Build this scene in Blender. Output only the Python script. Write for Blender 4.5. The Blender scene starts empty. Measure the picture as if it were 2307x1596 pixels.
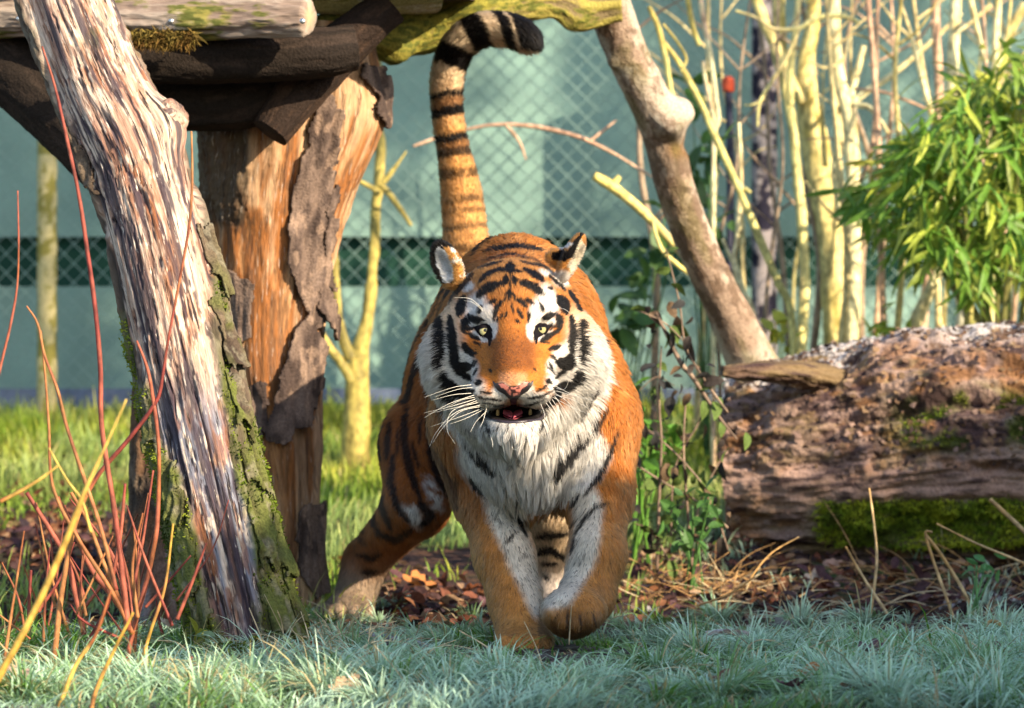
import bpy, math, random
import numpy as np
from mathutils import Vector

random.seed(7)
rng = np.random.default_rng(7)
SC = bpy.context.scene
COL = SC.collection

# ---------------------------------------------------------------- camera
CAM_D, CAM_H = 10.0, 0.67
cd = bpy.data.cameras.new('camera')
cam = bpy.data.objects.new('camera', cd)
COL.objects.link(cam)
cam.location = (0, -CAM_D, CAM_H)
cam.rotation_euler = (math.radians(90), 0, 0)
cd.sensor_width = 36
cd.lens = 156.05
cd.clip_start = 0.1
cd.clip_end = 500
cd.dof.use_dof = True
cd.dof.focus_distance = 9.62
cd.dof.aperture_fstop = 5.6
SC.camera = cam

# ---------------------------------------------------------------- sky and sun
SUN_EL, SUN_AZ = 25.0, 46.0            # degrees; azimuth measured from the camera's side towards the right
w = bpy.data.worlds.new('World')
SC.world = w
w.use_nodes = True
nt = w.node_tree
bg = nt.nodes['Background']
sky = nt.nodes.new('ShaderNodeTexSky')
sky.sky_type = 'NISHITA'
sky.sun_disc = False
sky.sun_elevation = math.radians(SUN_EL)
sky.sun_rotation = math.radians(180 - SUN_AZ)
nt.links.new(sky.outputs[0], bg.inputs[0])
bg.inputs[1].default_value = 0.13
ld = bpy.data.lights.new('sun', 'SUN')
ld.energy = 4.4
ld.angle = math.radians(0.53)
ld.color = (1.0, 0.83, 0.60)
sun = bpy.data.objects.new('sun', ld)
COL.objects.link(sun)
SUN = Vector((math.cos(math.radians(SUN_EL)) * math.sin(math.radians(SUN_AZ)),
              -math.cos(math.radians(SUN_EL)) * math.cos(math.radians(SUN_AZ)),
              math.sin(math.radians(SUN_EL))))
sun.rotation_euler = SUN.to_track_quat('Z', 'Y').to_euler()
SC.view_settings.view_transform = 'Standard'
SC.view_settings.look = 'None'
SC.view_settings.exposure = 1.35
SC.view_settings.gamma = 1.0
SC.view_settings.use_curve_mapping = False
SC.render.engine = 'CYCLES'
cy = SC.cycles
cy.use_denoising = True
cy.max_bounces = 6
cy.diffuse_bounces = 3
cy.glossy_bounces = 2
cy.transmission_bounces = 3
cy.transparent_max_bounces = 8
cy.caustics_reflective = False
cy.caustics_refractive = False
SC.cycles_curves.shape = 'RIBBONS'

# ---------------------------------------------------------------- helpers
def W(u, v, y):
    """the place at depth y that the photograph shows at (u, v), in a 2307 px wide view of it"""
    s = (CAM_D + y) / 10000.0
    return np.array([(u - 1153.5) * s, y, CAM_H + (798.0 - v) * s])

def UV(p):
    s = 10000.0 / (CAM_D + p[:, 1])
    return 1153.5 + p[:, 0] * s, 798.0 - (p[:, 2] - CAM_H) * s

def sstep(a, b, x):
    t = np.clip((x - a) / (b - a), 0, 1)
    return t * t * (3 - 2 * t)

_P = np.random.default_rng(3).permutation(256)
_P = np.concatenate([_P, _P, _P]).astype(np.int32)
_G = np.random.default_rng(4).uniform(-1, 1, 256).astype(np.float32)

def vnoise(p):
    """value noise -1..1 at points (n,3)"""
    p = np.asarray(p, dtype=np.float32)
    i = np.floor(p).astype(np.int32)
    f = p - i
    f = f * f * f * (f * (f * 6 - 15) + 10)
    i &= 255
    x, y, z = i[..., 0], i[..., 1], i[..., 2]
    fx, fy, fz = f[..., 0], f[..., 1], f[..., 2]
    def h(a, b, c):
        return _G[_P[_P[_P[x + a] + y + b] + z + c] & 255]
    a0 = h(0, 0, 0) * (1 - fx) + h(1, 0, 0) * fx
    a1 = h(0, 1, 0) * (1 - fx) + h(1, 1, 0) * fx
    b0 = h(0, 0, 1) * (1 - fx) + h(1, 0, 1) * fx
    b1 = h(0, 1, 1) * (1 - fx) + h(1, 1, 1) * fx
    return (a0 * (1 - fy) + a1 * fy) * (1 - fz) + (b0 * (1 - fy) + b1 * fy) * fz

def fbm(p, oct=4, gain=0.5):
    p = np.asarray(p, dtype=np.float32)
    r = np.zeros(p.shape[:-1], np.float32)
    a, t = 1.0, 0.0
    for k in range(oct):
        r += a * vnoise(p * (2.0 ** k) + 17.3 * k)
        t += a
        a *= gain
    return r / t

def ridged(p, oct=4):
    p = np.asarray(p, dtype=np.float32)
    r = np.zeros(p.shape[:-1], np.float32)
    a, t = 1.0, 0.0
    for k in range(oct):
        r += a * (1 - 2 * np.abs(vnoise(p * (2.0 ** k) + 11.1 * k)))
        t += a
        a *= 0.5
    return r / t

def st(x, y, z):
    return np.stack(np.broadcast_arrays(x, y, z), -1)

def lerp3(a, b, t):
    return a + (b - a) * np.asarray(t)[..., None]

def tag(o, label=None, cat=None, group=None, kind=None):
    if label: o['label'] = label
    if cat: o['category'] = cat
    if group: o['group'] = group
    if kind: o['kind'] = kind
    return o

def empty(name, loc, label, cat, group=None):
    o = bpy.data.objects.new(name, None)
    o.empty_display_size = 0.05
    COL.objects.link(o)
    o.location = tuple(float(c) for c in loc)
    tag(o, label, cat, group)
    return o

def link(name, me, parent=None):
    o = bpy.data.objects.new(name, me)
    COL.objects.link(o)
    if parent is not None:
        o.parent = parent      # a child of a mesh part shares its (world) coordinates
        # all meshes are written in world coordinates, the empty stands at the thing's base
        o.location = tuple(-c for c in parent.location) if parent.type == 'EMPTY' else (0, 0, 0)
    return o

def mesh_np(name, verts, faces, mat=None, colors=None, uv=None, smooth=True, parent=None):
    """faces: (n,3) or (n,4) array, or a list of such arrays"""
    verts = np.asarray(verts, np.float32).reshape(-1, 3)
    if not isinstance(faces, list): faces = [faces]
    faces = [np.asarray(f, np.int32) for f in faces if len(f)]
    me = bpy.data.meshes.new(name)
    nl = sum(f.size for f in faces)
    npoly = sum(len(f) for f in faces)
    me.vertices.add(len(verts))
    me.vertices.foreach_set('co', verts.ravel())
    me.loops.add(nl)
    me.loops.foreach_set('vertex_index', np.concatenate([f.ravel() for f in faces]))
    me.polygons.add(npoly)
    tot = np.concatenate([np.full(len(f), f.shape[1], np.int32) for f in faces])
    start = np.concatenate([[0], np.cumsum(tot)[:-1]]).astype(np.int32)
    me.polygons.foreach_set('loop_start', start)
    me.update(calc_edges=True)
    me.polygons.foreach_set('use_smooth', np.full(npoly, smooth))
    if colors is not None:
        a = me.color_attributes.new('Col', 'FLOAT_COLOR', 'POINT')
        c = np.ones((len(verts), 4), np.float32)
        colors = np.asarray(colors); colors = colors.reshape(-1, colors.shape[-1])
        c[:, :colors.shape[1]] = colors
        a.data.foreach_set('color', c.ravel())
    if uv is not None:
        uvl = me.uv_layers.new(name='UVMap')
        idx = np.concatenate([f.ravel() for f in faces])
        uvl.data.foreach_set('uv', np.asarray(uv, np.float32).reshape(-1, 2)[idx].ravel())
    if mat: me.materials.append(mat)
    me.validate()
    return link(name, me, parent)

def grid_faces(n, m, wrap=True):
    i = np.arange(n - 1)[:, None]
    j = np.arange(m if wrap else m - 1)[None, :]
    j2 = (j + 1) % m
    return np.stack(np.broadcast_arrays(i * m + j, i * m + j2, (i + 1) * m + j2, (i + 1) * m + j), -1).reshape(-1, 4)

def catmull(P, n):
    """n samples, evenly spaced by length, of a smooth curve through P (k,d)"""
    P = np.asarray(P, float)
    if len(P) == 2:
        t = np.linspace(0, 1, n)[:, None]
        return P[0] * (1 - t) + P[1] * t
    Q = np.vstack([2 * P[0] - P[1], P, 2 * P[-1] - P[-2]])
    out = []
    t = np.linspace(0, 1, 24, endpoint=False)[:, None]
    for i in range(1, len(Q) - 2):
        a, b, c, d = Q[i - 1], Q[i], Q[i + 1], Q[i + 2]
        out.append(0.5 * ((2 * b) + (c - a) * t + (2 * a - 5 * b + 4 * c - d) * t * t + (3 * b - a - 3 * c + d) * t ** 3))
    out = np.vstack(out + [P[-1:]])
    L = np.concatenate([[0], np.cumsum(np.linalg.norm(np.diff(out[:, :3], axis=0), axis=1))])
    x = np.linspace(0, L[-1], n)
    return np.stack([np.interp(x, L, out[:, k]) for k in range(out.shape[1])], 1)

def norm(a):
    return a / np.maximum(np.linalg.norm(a, axis=-1, keepdims=True), 1e-9)

class Tube:
    """a round body along a path; theta 0 faces the camera's side, +90 its right (or underside)"""
    def __init__(self, path, n, m, flat=None):
        q = catmull(path, n)                 # rows x, y, z, radius
        self.c, self.r = q[:, :3], q[:, 3]
        d = norm(np.gradient(self.c, axis=0))
        e1 = norm(np.cross(np.array([0, 1.0, 0]), d))
        e2 = np.cross(d, e1)
        self.s = np.concatenate([[0], np.cumsum(np.linalg.norm(np.diff(self.c, axis=0), axis=1))])
        self.th = np.linspace(-np.pi, np.pi, m, endpoint=False)
        self.nrm = e1[:, None] * np.sin(self.th)[None, :, None] - e2[:, None] * np.cos(self.th)[None, :, None]
        self.S = np.repeat(self.s[:, None], m, 1)
        down_ = d[:, 2].mean() < -0.5          # keep +theta on the right for paths that run downwards too
        self.TH = np.repeat((-self.th if down_ else self.th)[None], n, 0)
        self.R = np.repeat(self.r[:, None], m, 1)
        self.d = d
        self.n, self.m = n, m
    def verts(self, disp=0.0):
        return self.c[:, None] + self.nrm * (self.R + disp)[..., None]
    def faces(self):
        return grid_faces(self.n, self.m)
    def q(self, k_around, k_along):
        """noise coordinates that run round the trunk without a seam"""
        return st(np.cos(self.TH) * self.R * k_around, np.sin(self.TH) * self.R * k_around, self.S * k_along)
    def capped(self, V):
        """verts and faces with both ends closed by a fan"""
        n, m = self.n, self.m
        V = V.reshape(-1, 3)
        a, b = V[:m].mean(0), V[-m:].mean(0)
        j = np.arange(m)
        f0 = np.stack([np.full(m, n * m), (j + 1) % m, j], 1)
        f1 = np.stack([np.full(m, n * m + 1), (n - 1) * m + j, (n - 1) * m + (j + 1) % m], 1)
        return np.vstack([V, a, b]), [self.faces(), f0, f1]

def rods(paths, m=6):
    """many round rods in one vertex/face set; each path is rows x,y,z,r"""
    V, F, k = [], [], 0
    for P in paths:
        t = Tube(P, max(4, 4 * len(P)), m)
        v, f = t.capped(t.verts())
        V.append(v)
        F += [x + k for x in f]
        k += len(v)
    quads = [f for f in F if f.shape[1] == 4]
    tris = [f for f in F if f.shape[1] == 3]
    return np.vstack(V), [np.vstack(quads), np.vstack(tris)]

# ---------------------------------------------------------------- materials
def node_mat(name):
    m = bpy.data.materials.new(name)
    m.use_nodes = True
    t = m.node_tree
    return m, t, t.nodes['Principled BSDF'], t.nodes.new, t.links.new

def vc_mat(name, rough=0.8, spec=0.3, bump=0.3, scale=(200, 200, 200), var=0.25, use_uv=False, trans=0.0, dist=0.003, sheen=0.0):
    """vertex colour times fine grain, with a fine bump"""
    m, t, b, N, L = node_mat(name)
    at = N('ShaderNodeAttribute'); at.attribute_name = 'Col'
    tc = N('ShaderNodeTexCoord')
    mp = N('ShaderNodeMapping'); mp.inputs['Scale'].default_value = scale
    L(tc.outputs['UV' if use_uv else 'Object'], mp.inputs[0])
    no = N('ShaderNodeTexNoise'); no.inputs['Scale'].default_value = 1.0; no.inputs['Detail'].default_value = 5
    L(mp.outputs[0], no.inputs['Vector'])
    mr = N('ShaderNodeMapRange'); mr.inputs[1].default_value = 0.3; mr.inputs[2].default_value = 0.7
    mr.inputs[3].default_value = 1 - var; mr.inputs[4].default_value = 1 + var
    L(no.outputs[0], mr.inputs[0])
    mx = N('ShaderNodeVectorMath'); mx.operation = 'SCALE'
    L(at.outputs['Color'], mx.inputs[0]); L(mr.outputs[0], mx.inputs['Scale'])
    L(mx.outputs[0], b.inputs['Base Color'])
    b.inputs['Roughness'].default_value = rough
    b.inputs['Specular IOR Level'].default_value = spec
    if bump:
        bp = N('ShaderNodeBump'); bp.inputs['Strength'].default_value = bump; bp.inputs['Distance'].default_value = dist
        L(no.outputs[0], bp.inputs['Height']); L(bp.outputs[0], b.inputs['Normal'])
    if trans:
        tr = N('ShaderNodeBsdfTranslucent'); L(mx.outputs[0], tr.inputs[0])
        ms = N('ShaderNodeMixShader'); ms.inputs[0].default_value = trans
        L(b.outputs[0], ms.inputs[1]); L(tr.outputs[0], ms.inputs[2])
        L(ms.outputs[0], t.nodes['Material Output'].inputs[0])
    return m

def plain_mat(name, col, rough=0.6, spec=0.4, metal=0.0, scale=40, var=0.2, bump=0.1):
    m, t, b, N, L = node_mat(name)
    tc = N('ShaderNodeTexCoord')
    no = N('ShaderNodeTexNoise'); no.inputs['Scale'].default_value = scale; no.inputs['Detail'].default_value = 4
    L(tc.outputs['Object'], no.inputs['Vector'])
    cr = N('ShaderNodeValToRGB')
    cr.color_ramp.elements[0].position = 0.3; cr.color_ramp.elements[1].position = 0.7
    cr.color_ramp.elements[0].color = [c * (1 - var) for c in col] + [1]
    cr.color_ramp.elements[1].color = [min(1, c * (1 + var)) for c in col] + [1]
    L(no.outputs[0], cr.inputs[0]); L(cr.outputs[0], b.inputs['Base Color'])
    b.inputs['Roughness'].default_value = rough
    b.inputs['Specular IOR Level'].default_value = spec
    b.inputs['Metallic'].default_value = metal
    if bump:
        bp = N('ShaderNodeBump'); bp.inputs['Strength'].default_value = bump; bp.inputs['Distance'].default_value = 0.002
        L(no.outputs[0], bp.inputs['Height']); L(bp.outputs[0], b.inputs['Normal'])
    return m

M_wood = vc_mat('wood_grain', 0.75, 0.25, 0.5, (420, 26, 1), 0.22, True)
def weathered_mat():
    """bare weathered wood: long dark checks, pale flecks; alpha of the colour says where the wood is bare"""
    m, t, b, N, L = node_mat('weathered_wood')
    at = N('ShaderNodeAttribute'); at.attribute_name = 'Col'
    tc = N('ShaderNodeTexCoord')
    def noise(sx, sy, lo, hi, det=6, off=0.0):
        mp = N('ShaderNodeMapping'); mp.inputs['Scale'].default_value = (sx, sy, 1); mp.inputs['Location'].default_value = (off, off, 0)
        L(tc.outputs['UV'], mp.inputs[0])
        no = N('ShaderNodeTexNoise'); no.inputs['Scale'].default_value = 1.0; no.inputs['Detail'].default_value = det; no.inputs['Roughness'].default_value = .62
        L(mp.outputs[0], no.inputs['Vector'])
        mr = N('ShaderNodeMapRange'); mr.inputs[1].default_value = lo; mr.inputs[2].default_value = hi
        L(no.outputs[0], mr.inputs[0])
        return no.outputs[0], mr.outputs[0]
    def mul(a, bb):
        k = N('ShaderNodeMath'); k.operation = 'MULTIPLY'; L(a, k.inputs[0])
        if isinstance(bb, float): k.inputs[1].default_value = bb
        else: L(bb, k.inputs[1])
        return k.outputs[0]
    def mix(f, a, col):
        k = N('ShaderNodeMix'); k.data_type = 'RGBA'; L(f, k.inputs[0]); L(a, k.inputs[6]); k.inputs[7].default_value = (*col, 1)
        return k.outputs[2]
    g, _ = noise(300, 30, 0, 1)
    _, check = noise(85, 6.5, .585, .625, 8, 3.0)
    _, check2 = noise(190, 16, .60, .64, 6, 9.0)
    _, fleck = noise(150, 15, .60, .66, 5, 15.0)
    _, stain = noise(40, 5, .52, .64, 5, 21.0)
    c = mix(mul(mul(stain, at.outputs['Alpha']), .55), at.outputs['Color'], (.20, .10, .06))
    c = mix(mul(mul(fleck, at.outputs['Alpha']), .8), c, (.74, .66, .56))
    c = mix(mul(mul(check2, at.outputs['Alpha']), .85), c, (.05, .035, .04))
    c = mix(mul(mul(check, at.outputs['Alpha']), .95), c, (.022, .016, .02))
    mr = N('ShaderNodeMapRange'); mr.inputs[1].default_value = .3; mr.inputs[2].default_value = .7; mr.inputs[3].default_value = .72; mr.inputs[4].default_value = 1.25
    L(g, mr.inputs[0])
    sc = N('ShaderNodeVectorMath'); sc.operation = 'SCALE'; L(c, sc.inputs[0]); L(mr.outputs[0], sc.inputs['Scale'])
    L(sc.outputs[0], b.inputs['Base Color'])
    h = N('ShaderNodeMath'); h.operation = 'SUBTRACT'; L(g, h.inputs[0]); L(mul(check, at.outputs['Alpha']), h.inputs[1])
    bp = N('ShaderNodeBump'); bp.inputs['Strength'].default_value = .9; bp.inputs['Distance'].default_value = .006
    L(h.outputs[0], bp.inputs['Height']); L(bp.outputs[0], b.inputs['Normal'])
    b.inputs['Roughness'].default_value = .75; b.inputs['Specular IOR Level'].default_value = .25
    return m
M_weathered = weathered_mat()
M_bark = vc_mat('bark', 0.9, 0.15, 0.8, (160, 160, 160), 0.3, False, dist=0.006)
M_twig = vc_mat('twig_bark', 0.65, 0.3, 0.5, (55, 55, 38), 0.5)
M_leaf = vc_mat('leaf', 0.5, 0.4, 0.15, (120, 120, 120), 0.2, trans=0.35)
M_dryleaf = vc_mat('dry_leaf', 0.75, 0.25, 0.4, (90, 90, 90), 0.3, trans=0.15)
M_grass = vc_mat('grass_blade', 0.6, 0.35, 0, (60, 60, 60), 0.15, trans=0.3)
M_moss = vc_mat('moss', 0.9, 0.1, 0, (80, 80, 80), 0.25, trans=0.2)
M_soil = vc_mat('soil', 0.95, 0.15, 0.9, (70, 70, 70), 0.45, dist=0.012)

# ---------------------------------------------------------------- the ground
def gz(x, y):
    x = np.asarray(x, float); y = np.asarray(y, float)
    b = np.interp(y, [-40, -3, 0.3, 1.4, 2.4, 4, 6.4, 9, 40], [0, 0, 0, -0.02, 0.05, 0.20, 0.48, 0.6, 0.9])
    n = fbm(st(x * 1.3, y * 1.3, 0.5), 3)
    return b + 0.02 * n * np.exp(-((y - 1) / 30) ** 2)

gx = np.unique(np.concatenate([np.linspace(-120, -6, 20), np.linspace(-6, -2.2, 40), np.linspace(-2.2, 2.2, 210), np.linspace(2.2, 6, 40), np.linspace(6, 120, 20)]))
gy = np.unique(np.concatenate([np.linspace(-40, -4, 20), np.linspace(-4, 7, 420), np.linspace(7, 200, 24)]))
GX, GY = np.meshgrid(gx, gy)
p = st(GX * 9, GY * 9, 1.0)
n1 = fbm(p, 4); n2 = fbm(st(GX * 40, GY * 40, 7.0), 3); n3 = fbm(st(GX * 2.2, GY * 2.2, 3.0), 3)
GZ = gz(GX, GY) + 0.012 * n1 * (np.abs(GX) < 6) + 0.006 * n2 * (np.abs(GX) < 3)
soil = np.array([0.035, 0.022, 0.024]); mould = np.array([0.10, 0.05, 0.03]); green = np.array([0.05, 0.09, 0.02]); frost = np.array([0.20, 0.23, 0.22])
gc = lerp3(lerp3(soil[None, None], mould, sstep(-0.1, 0.5, n2)), green, sstep(0.0, 0.5, n3 + 0.3 * n1) * sstep(1.5, 3.5, GY + 0.8 * n3))
gc = lerp3(gc, np.array([.045, .022, .022]), np.exp(-((GX + 1.15) / .55) ** 2 - ((GY - 2.6) / 1.5) ** 2))
gc = lerp3(gc, frost, 0.5 * sstep(0.1, 0.5, n1 + n2) * sstep(1.0, 0.0, GY))
ground = mesh_np('ground', st(GX, GY, GZ), grid_faces(len(gy), len(gx), False), M_soil, gc)
tag(ground, 'dark leafy soil rising gently towards the fence', kind='structure')
# ================================================================ the timber: trunks, poles, logs
def path_uv(rows):
    """rows (u, v, y, radius in view px) -> x,y,z,r"""
    return np.array([[*W(u, v, y), r * (CAM_D + y) / 10000.0] for u, v, y, r in rows])

def patch_plate(name, T, V, mask, off, thick, mat, cols, parent, jag=0.004):
    """a loose plate of bark: the masked cells of tube surface V lifted off it and given thickness"""
    n, m = T.n, T.m
    F = T.faces()
    keep = mask.reshape(-1)[F].all(1)
    F = F[keep]
    if len(F) < 4: return None
    ids, inv = np.unique(F.ravel(), return_inverse=True)
    F = inv.reshape(-1, 4)
    nr = T.nrm.reshape(-1, 3)[ids]
    P = V.reshape(-1, 3)[ids]
    o = off.reshape(-1)[ids] if isinstance(off, np.ndarray) else off
    top = P + nr * (np.asarray(o) + thick)[..., None] if isinstance(o, np.ndarray) else P + nr * (o + thick)
    bot = top - nr * thick
    k = len(ids)
    e = np.concatenate([F[:, [0, 1]], F[:, [1, 2]], F[:, [2, 3]], F[:, [3, 0]]])
    key = np.minimum(e[:, 0], e[:, 1]).astype(np.int64) * k + np.maximum(e[:, 0], e[:, 1])
    u, idx, cnt = np.unique(key, return_index=True, return_counts=True)
    be = e[idx[cnt == 1]]
    side = np.stack([be[:, 1], be[:, 0], be[:, 0] + k, be[:, 1] + k], 1)
    c = cols.reshape(-1, 3)[ids]
    return mesh_np(name, np.vstack([top, bot]), np.vstack([F, F[:, ::-1] + k, side]), mat, np.vstack([c, c * 0.6]), parent=parent)

def in_poly(u, v, poly):
    poly = np.asarray(poly, float)
    r = np.zeros(np.shape(u), bool)
    j = len(poly) - 1
    for i in range(len(poly)):
        xi, yi = poly[i]; xj, yj = poly[j]
        c = ((yi > v) != (yj > v)) & (u < (xj - xi) * (v - yi) / (yj - yi + 1e-12) + xi)
        r ^= c
        j = i
    return r

BARK_A = np.array([0.13, 0.095, 0.065]); BARK_B = np.array([0.045, 0.032, 0.025])
MOSS = np.array([0.10, 0.13, 0.02]); LICHEN = np.array([0.30, 0.30, 0.16])

def bark_relief(T, k=1.0, depth=0.012):
    """deep ridges that run along the trunk; returns height and a 0..1 ridge value"""
    q = T.q(38 * k, 9 * k)
    h = ridged(q + 0.6 * fbm(T.q(14, 6), 2)[..., None], 3)
    r = sstep(-0.2, 0.6, h)
    f = fbm(T.q(160, 60), 2)
    return depth * (r - 0.35) + 0.003 * f, r

# ---- the leaning peeled trunk on the left
rows = [(112, -120, 0.34, 96), (150, 0, 0.28, 96), (215, 160, 0.20, 98), (292, 320, 0.12, 104), (330, 440, 0.08, 100), (365, 570, 0.03, 102), (408, 770, -0.03, 106),
        (446, 950, -0.08, 108), (490, 1150, -0.12, 108), (524, 1300, -0.15, 110), (552, 1430, -0.17, 116), (566, 1500, -0.18, 128), (572, 1540, -0.18, 140)]
T = Tube(path_uv(rows), 680, 250)
uu, vv = UV(T.verts().reshape(-1, 3)); uu = uu.reshape(T.n, T.m); vv = vv.reshape(T.n, T.m)
deg = np.degrees(T.TH)
jit = 16 * fbm(T.q(26, 8), 4)
edgeR = np.interp(vv, [380, 500, 640, 780, 950, 1150, 1330, 1420, 1480], [120, 86, 58, 46, 40, 33, 28, 16, -8])
edgeL = np.interp(vv, [-100, 150, 330, 420, 560, 780, 880, 1000, 1120, 1300, 1420, 1480], [-62, -58, -62, -72, -80, -70, -55, -38, -24, -24, -20, 8])
bark = np.maximum(sstep(-3, 3, deg + jit - edgeR), sstep(-3, 3, edgeL - deg - jit))
bh, br = bark_relief(T, 1.0, 0.016)
g1 = fbm(T.q(42, 3.2), 5); g2 = fbm(T.q(130, 7), 4); g3 = fbm(T.q(18, 1.6) + 5, 4); g4 = fbm(T.q(70, 4.5) + 31, 4)
crack = sstep(0.55, 0.85, ridged(T.q(34, 2.2) + 40, 3)) * sstep(-0.15, 0.25, g3)
knob = np.exp(-(((vv - 278) / 56) ** 2 + ((deg - 80) / 36) ** 2) ** 1.5)
knob2 = np.exp(-(((vv - 420) / 16) ** 2 + ((deg + 80) / 16) ** 2))
disp = 0.004 * g1 + 0.0014 * g2 - 0.010 * crack + 0.026 * knob * (1 + .25 * g1) + 0.02 * knob2 + 0.012 * g3
disp = disp * (1 - bark) + bark * (0.010 + bh)
cream = np.array([0.52, 0.38, 0.29]); pink = np.array([0.38, 0.21, 0.15]); rust = np.array([0.26, 0.095, 0.035])
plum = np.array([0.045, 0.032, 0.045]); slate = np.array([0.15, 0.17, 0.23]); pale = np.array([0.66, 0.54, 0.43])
c = lerp3(np.broadcast_to(cream, T.TH.shape + (3,)), pink, sstep(-0.05, 0.35, g1))
c = lerp3(c, pale, sstep(0.05, 0.3, g4) * 0.85)
weather_shade = sstep(820, 1000, vv + 60 * g3) * (0.9 - 0.3 * sstep(1300, 1440, vv))  # grey weathering, with the bluish shade of the lower trunk put into it
c = lerp3(c, slate, weather_shade * sstep(-0.55, 0.12, g1 + 0.7 * g3 + .25 * g2))
rz = np.exp(-((deg + 2 + 14 * np.sin(vv / 130.0)) / 15) ** 2) * sstep(250, 420, vv) * sstep(900, 700, vv) + np.exp(-((deg + 17) / 10) ** 2) * sstep(1050, 1200, vv)
c = lerp3(c, rust, np.clip(rz, 0, 1) * sstep(-0.25, 0.2, g2 + g1))
dz = np.exp(-((deg + 30 - (vv - 600) * 0.03) / 22) ** 2) * sstep(330, 440, vv) * sstep(1000, 760, vv)
dz2 = np.exp(-((deg - 4) / 13) ** 2) * sstep(980, 1060, vv) * sstep(1420, 1250, vv) * sstep(-0.3, 0.2, g3 + 0.4)
dk = sstep(0.20, 0.36, g2 * 0.35 + g1 * .45 + g4 * 0.45 + 0.34 * np.maximum(dz, dz2))
fl = fbm(T.q(120, 16) + 77, 3); fl2 = fbm(T.q(150, 22) + 99, 3)
c = lerp3(c, plum, sstep(.26, .42, fl) * .8)
c = lerp3(c, pale, sstep(.28, .42, fl2) * .8)
c = lerp3(c, rust, sstep(.30, .45, fbm(T.q(90, 12) + 55, 3)) * .6)
disp = disp - .004 * sstep(.26, .42, fl) * (1 - bark)
c = lerp3(c, plum, dk * 0.92)
c = lerp3(c, plum, crack * 0.8)
c = lerp3(c, np.array([0.12, 0.13, 0.035]), 0.7 * sstep(0.15, 0.4, fbm(T.q(16, 7) + 9, 4)) * sstep(260, 60, vv) * sstep(-10, 50, deg))
bc = lerp3(np.broadcast_to(BARK_B, c.shape), BARK_A, br)
mossy = sstep(-0.15, 0.35, fbm(T.q(22, 9) + 3, 4) + 0.55 * sstep(700, 1300, vv) - 0.25 * sstep(700, 300, vv)) * sstep(450, 800, vv)
bc = lerp3(bc, MOSS, mossy * 0.75 * (0.4 + 0.6 * br))
bc = lerp3(bc, np.array([0.19, 0.17, 0.12]), sstep(0.2, 0.5, fbm(T.q(50, 30), 3)) * 0.6)
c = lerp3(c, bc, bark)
lean = empty('leaning_tree', W(572, 1490, -0.18), 'leaning weathered trunk with stripped pale streaky wood and mossy bark edges, left of the tiger', 'tree trunk')
V, F = T.capped(T.verts(disp))
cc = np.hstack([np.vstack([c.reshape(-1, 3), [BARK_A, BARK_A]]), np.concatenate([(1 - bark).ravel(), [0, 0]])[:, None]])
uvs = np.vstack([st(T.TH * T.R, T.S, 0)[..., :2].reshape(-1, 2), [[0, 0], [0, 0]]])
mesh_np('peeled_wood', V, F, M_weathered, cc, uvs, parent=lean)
leanT = T
Ts = Tube(path_uv([(318, 330, .14, 46), (348, 296, .12, 44), (376, 272, .10, 41), (396, 258, .09, 37), (404, 252, .085, 30)]), 90, 110)
gs = fbm(Ts.q(42, 4) + 3, 4)
cs_ = lerp3(np.broadcast_to(cream, Ts.TH.shape + (3,)), pink, sstep(-.05, .3, gs))
cs_ = lerp3(cs_, plum, sstep(.2, .4, fbm(Ts.q(70, 9) + 8, 4)) * .8)
V, F = Ts.capped(Ts.verts(.006 * gs + .006 * fbm(Ts.q(20, 20), 3) - .006 * sstep(.5, .8, ridged(Ts.q(50, 4), 3))))
mesh_np('branch_stub', V, F, M_weathered, np.hstack([np.vstack([cs_.reshape(-1, 3), [cream, cream * .8]]), np.ones((len(V), 1))]),
        np.vstack([st(Ts.TH * Ts.R, Ts.S, 0)[..., :2].reshape(-1, 2), [[0, 0], [.03, .03]]]), parent=lean)
# loose bark plates on it, each lifted off at its edge
VB = T.verts(disp)
for (p0, p1, a0, a1) in [(520, 680, 62, 92), (690, 840, 50, 80), (850, 985, 44, 66), (1000, 1110, 44, 70), (1120, 1290, 36, 66), (1180, 1300, 58, 84), (1320, 1440, 30, 60),
                         (900, 1010, -66, -44), (1040, 1170, -52, -30), (1200, 1330, -54, -28), (1330, 1440, -50, -24), (300, 430, -78, -62), (1290, 1420, 62, 84)]:
    j = 5 * fbm(T.q(60, 24) + p0, 3)
    m_ = (vv + 8 * j > p0) & (vv + 8 * j < p1) & (deg + j > a0) & (deg + j < a1)
    off = 0.002 + 0.012 * sstep(p0, p1, vv) ** 2 * rng.uniform(0.5, 1.3)
    patch_plate('bark', T, VB, m_, off, 0.005, M_bark, bc, lean)
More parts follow.
